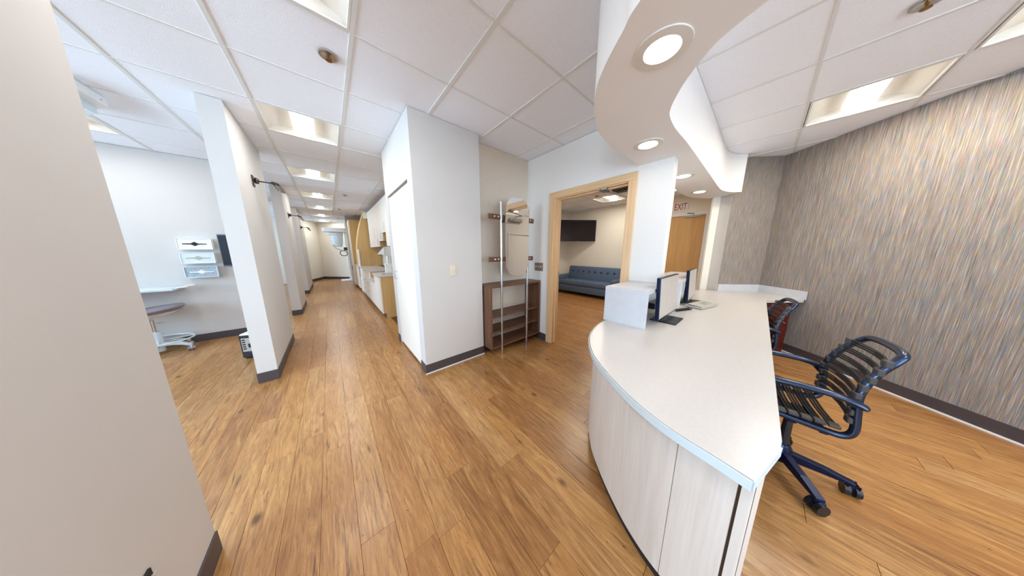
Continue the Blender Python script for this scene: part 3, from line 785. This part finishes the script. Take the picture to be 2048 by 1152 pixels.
# ------------------------------------------------------------------ bungee office chairs
def chair(lab):
    t = thing('office_chair', (0, 0, 0), lab, 'chair', 'black bungee office chairs')
    sx = .185
    # side frame: seat rail -> bend -> upright -> reclined back -> top loop (one continuous bent tube)
    def side(s): return [(s * sx, .23, .455), (s * sx, .05, .435), (s * sx, -.06, .425), (s * (sx + .006), -.115, .43), (s * (sx + .008), -.138, .47), (s * (sx + .006), -.132, .56), (s * (sx + .002), -.126, .64), (s * (sx - .01), -.142, .72), (s * (sx - .02), -.172, .79)]
    top = [(-(sx - .032), -.200, .835), (-(sx - .065), -.222, .862), (0, -.23, .868), (sx - .065, -.222, .862), (sx - .032, -.200, .835)]
    front = [(sx - .02, .27, .455), (.1, .29, .452), (-.1, .29, .452), (-(sx - .02), .27, .455)]
    B().tube(catmull(side(-1) + top + side(1)[::-1] + front, 6, True), .0155, 12, True).build('frame', M['tube'], t, True)
    for s in (-1, 1):
        arm = catmull([(s * .215, .24, .632), (s * .225, .10, .644), (s * .227, -.03, .642), (s * .224, -.10, .628), (s * .218, -.145, .606)], 6)
        n = len(arm)
        B().tube(arm, [(.012 if k in (0, n - 1) else .021 if k in (1, n - 2) else .024) for k in range(n)], 12, False, .62).build('armrest', M['tube'], t, True)
        B().tube([(s * sx, -.125, .60), (s * .222, -.11, .618)], .016, 8).build('arm_joint', M['blueblack'], t)
    # seat bungees
    for k in range(8):
        y = -.085 + k * .042; z = .452
        b = B()
        for q in (-.012, 0, .012):
            b.tube([(-sx, y + q, z + .012), (-.09, y + q, z + .004), (0, y + q, z), (.09, y + q, z + .004), (sx, y + q, z + .012)], .0045, 6)
        st = b.build('seat_cord', M['bungee'], t, True)
        for s in (-1, 1): B().box(s * sx - .019, s * sx + .019, y - .019, y + .019, z + .005, z + .021, .004).build('cord_clip', M['clip'], st)
    # back bungees follow the reclined tube
    for k in range(8):
        f = k / 7; z = .52 + f * .30
        y = -.130 - max(0, z - .66) * .34; sxb = sx - max(0, z - .66) * .13
        b = B()
        for q in (-.011, 0.0, .011):
            b.tube([(-sxb, y + .012, z + q), (-.09, y - .008, z + q), (0, y - .014, z + q), (.09, y - .008, z + q), (sxb, y + .012, z + q)], .0045, 6)
        st = b.build('back_cord', M['bungee'], t, True)
        for s in (-1, 1): B().box(s * sxb - .018, s * sxb + .018, y - .002, y + .021, z - .016, z + .016, .004).build('cord_clip', M['clip'], st)
    # mechanism, column
    B().box(-.19, .19, .02, .05, .408, .425, .004).box(-.19, .19, -.08, -.05, .402, .418, .004).box(-.06, .06, -.09, .09, .375, .41, .01).build('seat_mechanism', M['blueblack'], t)
    B().tube([(.05, .03, .39), (.2, .04, .385)], .007, 6).build('lever', M['blackpl'], t)
    B().cyl((0, 0, .13), (0, 0, .385), .024, .018, 16).build('gas_column', M['blackpl'], t, True)
    B().lathe([(.034, .05), (.042, .08), (.042, .14), (.03, .165)], (0, 0, 0), 20).build('hub', M['blueblack'], t, True)
    for k in range(5):
        a = R(200 + 72 * k); ca, sa = math.cos(a), math.sin(a)
        X = Matrix.Rotation(a, 4, 'Z')
        lg = B(X).poly([(.03, -.021, .125), (.16, -.02, .105), (.262, -.017, .078), (.262, -.017, .062), (.15, -.02, .068), (.03, -.021, .07)], (0, .04, 0), .004).build('leg', M['blueblack'], t)
        cx_, cy_ = .255 * ca, .255 * sa
        wa = R(35 + 61 * k)
        Y = Matrix.Translation((cx_, cy_, 0)) @ Matrix.Rotation(wa, 4, 'Z')
        cs = B(Y).cyl((-.028, 0, .030), (-.008, 0, .030), .030, .030, 20).cyl((.008, 0, .030), (.028, 0, .030), .030, .030, 20).build('caster', M['blackpl'], lg, True)
        B(Y).box(-.018, .018, -.022, .014, .034, .066, .006).build('caster_hood', M['blueblack'], lg)
    return t
c1 = chair('black bungee office chair in full view behind the desk')
c2 = copy_tree(c1)
c1.location = (1.985, -.225, 0); c1.rotation_euler = (0, 0, R(8))
c2.location = (3.13, .0, 0); c2.rotation_euler = (0, 0, R(10)); c2['label'] = 'black bungee office chair pushed under the counter, only its top showing'

# ------------------------------------------------------------------ sofa and television
t = thing('sofa', (5.8, 3.35, 0), 'blue tufted two seat sofa in the waiting room', 'sofa')
sy0, sy1 = 2.36, 4.26
B().box(5.46, 6.18, sy0 + .02, sy1 - .02, .10, .30, .02, 2).build('base', M['sofa'], t, True)
for s in (0, 1):
    yy0 = sy0 + .15 + s * ((sy1 - sy0 - .3) / 2); yy1 = yy0 + (sy1 - sy0 - .3) / 2
    cu = B().box(5.44, 6.0, yy0 + .004, yy1 - .004, .30, .435, .035, 3).build('seat_cushion', M['sofa'], t, True)
    B().tube([(5.455, yy0 + .02, .428), (5.455, yy1 - .02, .428)], .006, 6).build('piping', M['sofa'], cu)
X = Matrix.Translation((6.0, 0, .34)) @ Matrix.Rotation(R(9), 4, 'Y')
bk = B(X).box(-.05, .12, sy0 + .12, sy1 - .12, 0, .50, .04, 3).build('backrest', M['sofa'], t, True)
for k in range(8):
    yy = sy0 + .28 + k * (sy1 - sy0 - .56) / 7
    B(X).lathe([(0, -.02), (.026, -.012), (.03, .006), (0, .02)], (-.052, yy, .34), 10).build('tuft_button', M['blueblack'], bk, True)
for a, b_ in ((sy0, sy0 + .14), (sy1 - .14, sy1)):
    B().box(5.45, 6.16, a, b_, .10, .56, .03, 3).build('arm', M['sofa'], t, True)
for a in (5.5, 6.1):
    for b_ in (sy0 + .08, sy1 - .08): B().cyl((a, b_, 0), (a, b_, .11), .018, .025, 10).build('leg', M['bronze'], t)
tv = thing('television', (5.85, 3.82, 1.9), 'black flat television hung across the waiting room corner', 'television')
ang = math.atan2(-.6, .8)
X = Matrix.Translation((5.80, 3.74, 0)) @ Matrix.Rotation(ang, 4, 'Z')
B(X).box(-.555, .555, 0, .045, 1.60, 2.225, .005).build('housing', M['blackpl'], tv)
B(X).box(-.545, .545, -.002, 0, 1.615, 2.215).build('screen', M['tv'], tv)
B(X).box(-.03, .03, -.004, 0, 1.602, 1.611).build('logo_plate', M['steel'], tv)
B(X).tube([(0, .05, 1.9), (.1, .22, 1.9), (0, .42, 1.9)], .02, 8).box(-.12, .12, .045, .06, 1.8, 2.0).build('wall_arm', M['blackpl'], tv)

# ------------------------------------------------------------------ corridor cabinets
def handle_y(b, x, y, z0, z1): b.tube([(x, y, z0), (x - .024, y, z0 + .004), (x - .024, y, z1 - .004), (x, y, z1)], .0045, 6)
def handle_h(b, x, y0, y1, z): b.tube([(x, y0, z), (x - .024, y0 + .004, z), (x - .024, y1 - .004, z), (x, y1, z)], .0045, 6)
def base_cab(y0, y1, ztop, lab, kind, x=.67, xb=1.29, n=2):
    t = thing('base_cabinet', ((x + xb) / 2, (y0 + y1) / 2, 0), lab, 'cabinet', 'base cabinets along the corridor')
    B().box(x + .02, xb, y0 + .002, y1 - .002, .10, ztop).build('body', M['tan'], t)
    B().box(x + .06, xb, y0 + .002, y1 - .002, 0, .10).build('toe_kick', M['tan'], t)
    B().box(x + .055, x + .06, y0 + .002, y1 - .002, 0, .10).build('kick_strip', M['base'], t)
    w = (y1 - y0) / n
    for k in range(n):
        a, b_ = y0 + k * w + .002, y0 + (k + 1) * w - .002
        if kind[k % len(kind)] == 'd':
            d = B().box(x, x + .02, a, b_, .10, ztop - .003, .0015).build('door', M['cabwhite'], t)
            h = B(); handle_y(h, x, (b_ - .05) if k % 2 == 0 else (a + .05), ztop - .17, ztop - .05); h.build('handle', M['chrome'], d)
        else:
            zs = [.10, .10 + (ztop - .1) * .36, .10 + (ztop - .1) * .68, ztop - .003]
            for z0, z1 in zip(zs, zs[1:]):
                d = B().box(x, x + .02, a, b_, z0 + .002, z1 - .002, .0015).build('drawer', M['cabwhite'], t)
                h = B(); handle_h(h, x, (a + b_) / 2 - .05, (a + b_) / 2 + .05, z1 - .05); h.build('handle', M['chrome'], d)
    return t
base_cab(4.68, 5.36, .82, 'nearest base cabinet with tan end panel', 'd', n=1)
base_cab(5.36, 6.02, .65, 'low base cabinet section between two worktops', 'd', n=1)
base_cab(6.02, 8.05, .82, 'long base cabinet with drawers under the middle worktop', 'wwd', n=3)
base_cab(8.42, 9.5, .80, 'farthest base cabinet before the tall tan unit', 'dw', x=.66, n=2)
B().box(.65, 1.3, 4.665, 5.38, .82, .853, .003).build('worktop', M['quartz'], label='pale worktop on the nearest base cabinet', cat='worktop')
B().box(.65, 1.3, 5.381, 6.0, .65, .683, .003).build('worktop', M['quartz'], label='lowered worktop step between the corridor worktops', cat='worktop')
B().box(.65, 1.3, 6.001, 8.04, .82, .853, .003).build('worktop', M['quartz'], label='long middle corridor worktop before the arched panel', cat='worktop')
B().box(.64, 1.3, 8.1, 9.49, .80, .833, .003).build('worktop', M['quartz'], label='farthest corridor worktop past the arched panel', cat='worktop')
# knee space bin
t = thing('waste_bin', (.95, 8.22, 0), 'small tan bin unit in the knee space under the far worktop', 'bin')
B().box(.70, 1.2, 8.07, 8.40, 0, .5, .004).build('body', M['tan'], t)
B().box(.685, .70, 8.08, 8.39, .04, .48, .002).build('front', M['cabwhite'], t)
# arched tan divider panel
arch = [(.67, .853), (.67, 1.39), (.705, 1.65), (.80, 2.08), (.90, 2.42), (.92, 2.48), (1.29, 2.48), (1.29, .853)]
curve = [(.655, .853), (.66, 1.38)] + [(v.x, v.y) for v in catmull([(.66, 1.38, 0), (.705, 1.68, 0), (.79, 2.06, 0), (.885, 2.36, 0), (.93, 2.48, 0)], 5)[1:]] + [(1.29, 2.48), (1.29, .853)]
t = thing('divider_panel', (1.0, 7.9, .853), 'tall tan divider panel with a curved front edge', 'panel')
B().poly([(x, 8.041, z) for x, z in curve], (0, .48, 0)).build('panel', M['tan'], t)
B().box(.90, 1.0, 7.98, 8.04, 2.28, 2.46).build('top_block', M['cabwhite'], t)
B().box(.655, .70, 8.0, 8.04, .853, 1.36, .004).build('post', M['white'], t)
# tall tan unit
t = thing('tall_cabinet', (.95, 9.85, 0), 'tall tan storage cabinet at the end of the corridor run', 'cabinet')
B().box(.64, 1.29, 9.5, 10.22, .08, 2.38, .003).build('body', M['tan'], t)
B().box(.68, 1.29, 9.5, 10.22, 0, .08).build('toe_kick', M['base'], t)
for k in range(2):
    d = B().box(.62, .64, 9.505 + k * .36, 9.855 + k * .36, .84, 2.375, .002).build('door', M['cabwhite'], t)
    h = B(); handle_y(h, .62, 9.81 + k * .09, 1.15, 1.30); h.build('handle', M['chrome'], d)
    d = B().box(.62, .64, 9.505 + k * .36, 9.855 + k * .36, .10, .83, .002).build('door', M['cabwhite'], t)
    h = B(); handle_y(h, .62, 9.81 + k * .09, .62, .76); h.build('handle', M['bronze'], d)
# upper cabinets
def upper(y0, y1, z0, n, lab):
    t = thing('wall_cabinet', (1.15, (y0 + y1) / 2, z0), lab, 'cabinet', 'wall cabinets along the corridor')
    B().box(1.02, 1.29, y0 + .002, y1 - .002, z0, 2.45).build('body', M['tan'], t)
    w = (y1 - y0) / n
    for k in range(n):
        d = B().box(1.0, 1.02, y0 + k * w + .002, y0 + (k + 1) * w - .002, z0, 2.448, .0015).build('door', M['cabwhite'], t)
        h = B(); handle_y(h, 1.0, y0 + k * w + .06, z0 + .05, z0 + .18); h.build('handle', M['chrome'], d)
upper(6.41, 7.98, 1.42, 2, 'farthest wall cabinet hanging lowest beside the arched panel')
upper(5.90, 6.41, 1.55, 1, 'second wall cabinet above the paper dispenser')
upper(5.49, 5.90, 1.73, 1, 'shortest wall cabinet over the open shelf')
upper(4.75, 5.49, 1.42, 1, 'nearest wall cabinet partly hidden by the closet')
# open tan niche panel under the short cabinet
B().box(1.27, 1.295, 5.50, 6.40, .86, 1.55).build('splash_panel', M['tan'], label='tan splash panel behind the middle worktop', cat='panel')
t = thing('paper_dispenser', (1.15, 6.2, 1.2), 'white sloped paper dispenser under the wall cabinets', 'dispenser')
B().poly([(1.0, 6.9, 1.22), (1.0, 5.95, 1.22), (1.0, 5.95, 1.40), (1.0, 6.75, 1.255)], (.27, 0, 0), .004).build('body', M['white'], t)
B().poly([(.99, 6.76, 1.262), (.99, 5.95, 1.408), (1.27, 5.95, 1.408), (1.27, 6.76, 1.262)], (0, 0, .012)).build('lid', M['seatgrey'], t)
B().tube([(1.05, 6.85, 1.215), (1.05, 6.88, 1.17), (1.05, 6.8, 1.16)], .012, 8).build('nozzle', M['greypl'], t)
B().box(1.0, 1.265, 5.06, 5.88, 1.20, 1.41, .003).build('equipment_box', M['greypl'], label='grey metal box below the nearest wall cabinet', cat='box')
t = thing('soap_dispenser', (.95, 5.30, .853), 'white soap dispenser box standing on the nearest worktop', 'dispenser')
B().box(.89, 1.01, 5.24, 5.34, .853, 1.04, .004).build('body', M['white'], t)
B().cyl((.95, 5.29, 1.04), (.95, 5.29, 1.21), .012, seg=10).build('spout', M['chrome'], t)
B().lathe([(.02, 0), (.10, .002), (.105, .006), (.09, .004), (.02, .003)], (.86, 4.95, .853), 24).build('sink_rim', M['chrome'], label='round steel rim set in the nearest worktop', cat='sink')
t = thing('counter_mat', (1.1, 7.2, .853), 'dark strip lying along the back of the middle worktop', 'mat')
B().box(1.16, 1.26, 6.3, 7.95, .853, .862, .002).build('mat', M['blackpl'], t)

# ------------------------------------------------------------------ dental scanner at the corridor end
t = thing('dental_scanner', (.45, 11.9, 0), 'white panoramic dental scanner at the far end of the corridor', 'scanner')
B().box(.28, .75, 11.65, 12.25, 0, .05, .01).build('floor_base', M['white'], t)
B().box(.58, .72, 11.85, 12.0, .05, 2.2, .02).build('column', M['white'], t)
B().poly([(v.x, v.y, 2.08) for v in catmull([(-.13, 11.9, 0), (-.08, 11.72, 0), (.25, 11.68, 0), (.66, 11.74, 0), (.66, 12.06, 0), (.25, 12.1, 0), (-.08, 12.06, 0)], 5, True)], (0, 0, .17), .02).build('overhead_arm', M['white'], t)
B().poly([(v.x, v.y, 1.96) for v in catmull([(0, 11.9, 0), (.1, 11.76, 0), (.4, 11.76, 0), (.55, 11.9, 0), (.4, 12.04, 0), (.1, 12.04, 0)], 5, True)], (0, 0, .11), .015).build('rotor_disc', M['bluegrey'], t)
B().lathe([(.15, 0), (.19, .18), (.21, .4), (.22, .48)], (.32, 11.9, 1.48), 20, 1, .7).build('sensor_head', M['bluegrey'], t, True)
B().tube(catmull([(.16, 11.8, 1.55), (.24, 11.75, 1.42), (.36, 11.72, 1.36), (.42, 11.72, 1.33)], 5), .022, 8).build('chin_arm', M['greypl'], t)
B().tube(catmull([(.40, 11.72, 1.30), (.55, 11.72, 1.30), (.60, 11.72, 1.17), (.52, 11.72, 1.10), (.40, 11.72, 1.12), (.36, 11.72, 1.22)], 5, True), .014, 8, True).build('hand_grip', M['blackpl'], t)
B().box(.50, .62, 11.78, 11.80, 1.33, 1.46, .004).build('control_screen', M['blackpl'], t)

# ------------------------------------------------------------------ column lamps
def col_lamp(x, y, z, lab):
    t = thing('wall_lamp', (x, y, z), lab, 'lamp', 'black swing arm lamps on the columns')
    B().poly([(x, y - .035, z + .05), (x, y + .035, z + .05), (x, y + .035, z - .06), (x, y - .035, z - .06)], (.012, 0, 0), .003).build('wall_plate', M['bronze'], t)
    B().lathe([(.012, -.03), (.02, -.01), (.02, .01), (.012, .03)], (x + .03, y, z), 12).build('swivel', M['bronze'], t, True)
    B().tube([(x + .012, y, z), (x + .15, y - .02, z - .008)], .0065, 8).build('arm', M['bronze'], t)
    X = Matrix.Translation((x + .17, y - .02, z - .01)) @ Matrix.Rotation(R(12), 4, 'Y')
    B(X).lathe([(0, .012), (.03, .012), (.036, .006), (.036, -.008), (.03, -.012), (0, -.012)], (0, 0, 0), 20).build('disc_head', M['bronze'], t, True)
    B().poly([(x + .165, y - .05, z - .012), (x + .195, y - .01, z - .012), (x + .235, y - .01, z - .10), (x + .205, y - .05, z - .10)], (.006, -.004, .004)).build('reflector_plate', M['steel'], t)
    B().tube([(x + .155, y - .03, z - .02), (x + .19, y - .045, z - .085)], .004, 6).build('strut', M['bronze'], t)
col_lamp(-.545, 3.70, 2.07, 'nearest black swing arm lamp on the first column')
col_lamp(-.572, 6.62, 2.06, 'second black swing arm lamp on the middle column')
col_lamp(-.605, 9.65, 2.05, 'farthest tiny black swing arm lamp down the corridor')

# ------------------------------------------------------------------ treatment bay
def dispenser(x0, x1, z0, z1, lab, mat, slot):
    t = thing('glove_dispenser', ((x0 + x1) / 2, 5.2, z0), lab, 'dispenser', 'glove box dispensers on the bay wall')
    b = B().box(x0, x1, 5.14, 5.147, z0, z0 + .006).box(x0, x1, 5.14, 5.147, z1 - .006, z1).box(x0, x0 + .006, 5.14, 5.147, z0 + .006, z1 - .006).box(x1 - .006, x1, 5.14, 5.147, z0 + .006, z1 - .006)
    b.build('face_frame', M['white'], t)
    B().box(x0 + .002, x1 - .002, 5.147, 5.229, z0 + .002, z1 - .002, .004).build('box', M[mat], t)
    cx_, cz_ = (x0 + x1) / 2, (z0 + z1) / 2
    pts = [(cx_ + a, 5.1465, cz_ + b_) for a, b_ in ((-.1, -.006), (-.03, -.008), (0, -.03), (.03, -.008), (.1, -.005), (.1, .004), (.03, .006), (.0, .03), (-.03, .008), (-.1, .006))]
    B().poly(pts, (0, -.003, 0)).build('slot', M[slot], t)
dispenser(-1.555, -1.265, 1.335, 1.487, 'top white glove dispenser with a dark slot on the bay wall', 'white', 'darkgap')
dispenser(-1.553, -1.268, 1.142, 1.294, 'middle pale glove dispenser on the bay wall', 'bluegrey', 'greypl')
dispenser(-1.551, -1.268, .945, 1.10, 'lowest blue patterned glove dispenser on the bay wall', 'print', 'white')
t = thing('bay_monitor', (-1.1, 5.0, 1.05), 'black monitor on the bay wall half hidden by the column', 'monitor')
X = Matrix.Translation((-1.20, 5.10, 0)) @ Matrix.Rotation(R(-28), 4, 'Z')
B(X).box(0, .48, 0, .03, 1.09, 1.55, .004).build('housing', M['blackpl'], t)
B(X).box(.012, .468, -.002, 0, 1.11, 1.535).build('screen', M['baytv'], t)
B(X).tube([(.24, .03, 1.32), (.16, .16, 1.32), (.1, .24, 1.32)], .015, 8).build('arm', M['blackpl'], t)
# work shelf
t = thing('work_shelf', (-2.2, 5.08, .8), 'white wall-hung work shelf with a grab bar above the stool', 'shelf')
B().box(-2.9, -1.60, 4.92, 5.229, .80, .84, .012, 2).build('top', M['bluegrey'], t, True)
B().tube(catmull([(-1.62, 4.95, .815), (-1.56, 4.95, .84), (-1.50, 4.95, .843), (-1.49, 5.05, .843), (-1.50, 5.16, .843), (-1.56, 5.18, .84), (-1.62, 5.18, .815)], 4), .008, 8).build('grab_bar', M['white'], t)
# stool
sx_, sy_ = -1.816, 4.93
t = thing('rolling_stool', (sx_, sy_, 0), 'grey cushioned rolling stool with white foot ring in the bay', 'stool')
X = Matrix.Translation((sx_, sy_, .525)) @ Matrix.Rotation(R(-8), 4, 'Y')
B(X).lathe([(0, -.04), (.14, -.035), (.24, .01), (.275, .045), (.262, .068), (.18, .075), (0, .065)], (0, 0, 0), 32, 1, .9).build('seat', M['seatgrey'], t, True)
B(X).lathe([(0, -.06), (.07, -.055), (.16, -.035), (.235, .0), (.22, .006), (.0, -.03)], (0, 0, 0), 28, 1, .9).build('seat_pan', M['white'], t, True)
B().cyl((sx_, sy_, .27), (sx_, sy_, .45), .018, seg=12).build('gas_rod', M['chrome'], t, True)
B().tube([(sx_ - .1, sy_, .40), (sx_ + .09, sy_, .405)], .008, 8).build('lever', M['chrome'], t)
B().lathe([(.04, .03), (.045, .1), (.042, .28), (.03, .29)], (sx_, sy_, 0), 20).build('column', M['bluegrey'], t, True)
ring = [(sx_ + .27 * math.cos(2 * math.pi * k / 36), sy_ + .27 * math.sin(2 * math.pi * k / 36), .165) for k in range(36)]
B().tube(ring, .010, 8, True).build('foot_ring', M['bluegrey'], t, True)
for k in range(2): 
    a = R(20 + 90 * k); B().tube([(sx_ + .27 * math.cos(a), sy_ + .27 * math.sin(a), .165), (sx_ - .27 * math.cos(a), sy_ - .27 * math.sin(a), .165)], .007, 6).build('ring_spoke', M['bluegrey'], t)
for k in range(5):
    a = R(-18 + 72 * k); X = Matrix.Translation((sx_, sy_, 0)) @ Matrix.Rotation(a, 4, 'Z')
    lg = B(X).poly([(.03, -.02, .14), (.14, -.02, .135), (.21, -.018, .122), (.275, -.016, .085), (.275, -.016, .065), (.20, -.018, .088), (.13, -.02, .098), (.03, -.02, .09)], (0, .04, 0), .004).build('leg', M['bluegrey'], t)
    Y = X @ Matrix.Translation((.27, 0, 0)) @ Matrix.Rotation(R(30 + 50 * k), 4, 'Z')
    B(Y).cyl((-.026, 0, .03), (-.008, 0, .03), .03, .03, 18).cyl((.008, 0, .03), (.026, 0, .03), .03, .03, 18).build('caster', M['seatgrey'], lg, True)
    B(Y).cyl((-.028, 0, .03), (.028, 0, .03), .016, .016, 14).box(-.008, .008, -.01, .01, .03, .07).build('caster_hub', M['white'], lg)
# PC tower
t = thing('computer_tower', (-.83, 4.12, 0), 'black computer tower on the floor behind the first column', 'computer')
X = Matrix.Translation((-.955, 3.97, 0)) @ Matrix.Rotation(R(-22), 4, 'Z')
B(X).box(0, .19, .012, .42, .02, .30, .004).build('case', M['blackpl'], t)
B(X).box(.004, .186, .02, .41, .30, .318, .004).build('top_cover', M['white'], t)
B(X).box(.02, .15, .004, .012, .10, .27, .002).build('port_panel', M['greypl'], t)
b = B(X)
for k in range(5): b.box(.03, .055, 0, .004, .13 + k * .028, .145 + k * .028)
b.box(.08, .13, 0, .004, .15, .20); b.build('ports', M['blackpl'], t)
b = B(X)
for a in ((.03, .04), (.16, .04), (.03, .38), (.16, .38)): b.box(a[0] - .015, a[0] + .015, a[1] - .015, a[1] + .015, 0, .02)
b.build('feet', M['blackpl'], t)
# ceiling-mounted track for the bay light
t = thing('ceiling_track_mount', (-1.45, 3.75, C), 'white stepped ceiling mount in the treatment bay', 'ceiling mount')
B().poly([(-1.6, 3.35, C - .001), (-1.29, 3.38, C - .001), (-1.27, 3.72, C - .001), (-1.5, 4.0, C - .001), (-1.75, 3.9, C - .001)], (0, 0, -.07), .004).build('mounting_box', M['white'], t)
B().poly([(-1.62, 3.42, C - .071), (-1.36, 3.45, C - .071), (-1.34, 3.76, C - .071), (-1.52, 3.95, C - .071), (-1.7, 3.85, C - .071)], (0, 0, -.06), .004).build('lower_box', M['bluegrey'], t)
b = B()
for q in ((-1.3, 3.42), (-1.285, 3.66), (-1.365, 3.5), (-1.35, 3.72)): b.cyl((q[0], q[1], C - .04), (q[0] + .014, q[1] + .002, C - .04), .006, seg=8)
b.build('screw', M['greypl'], t)
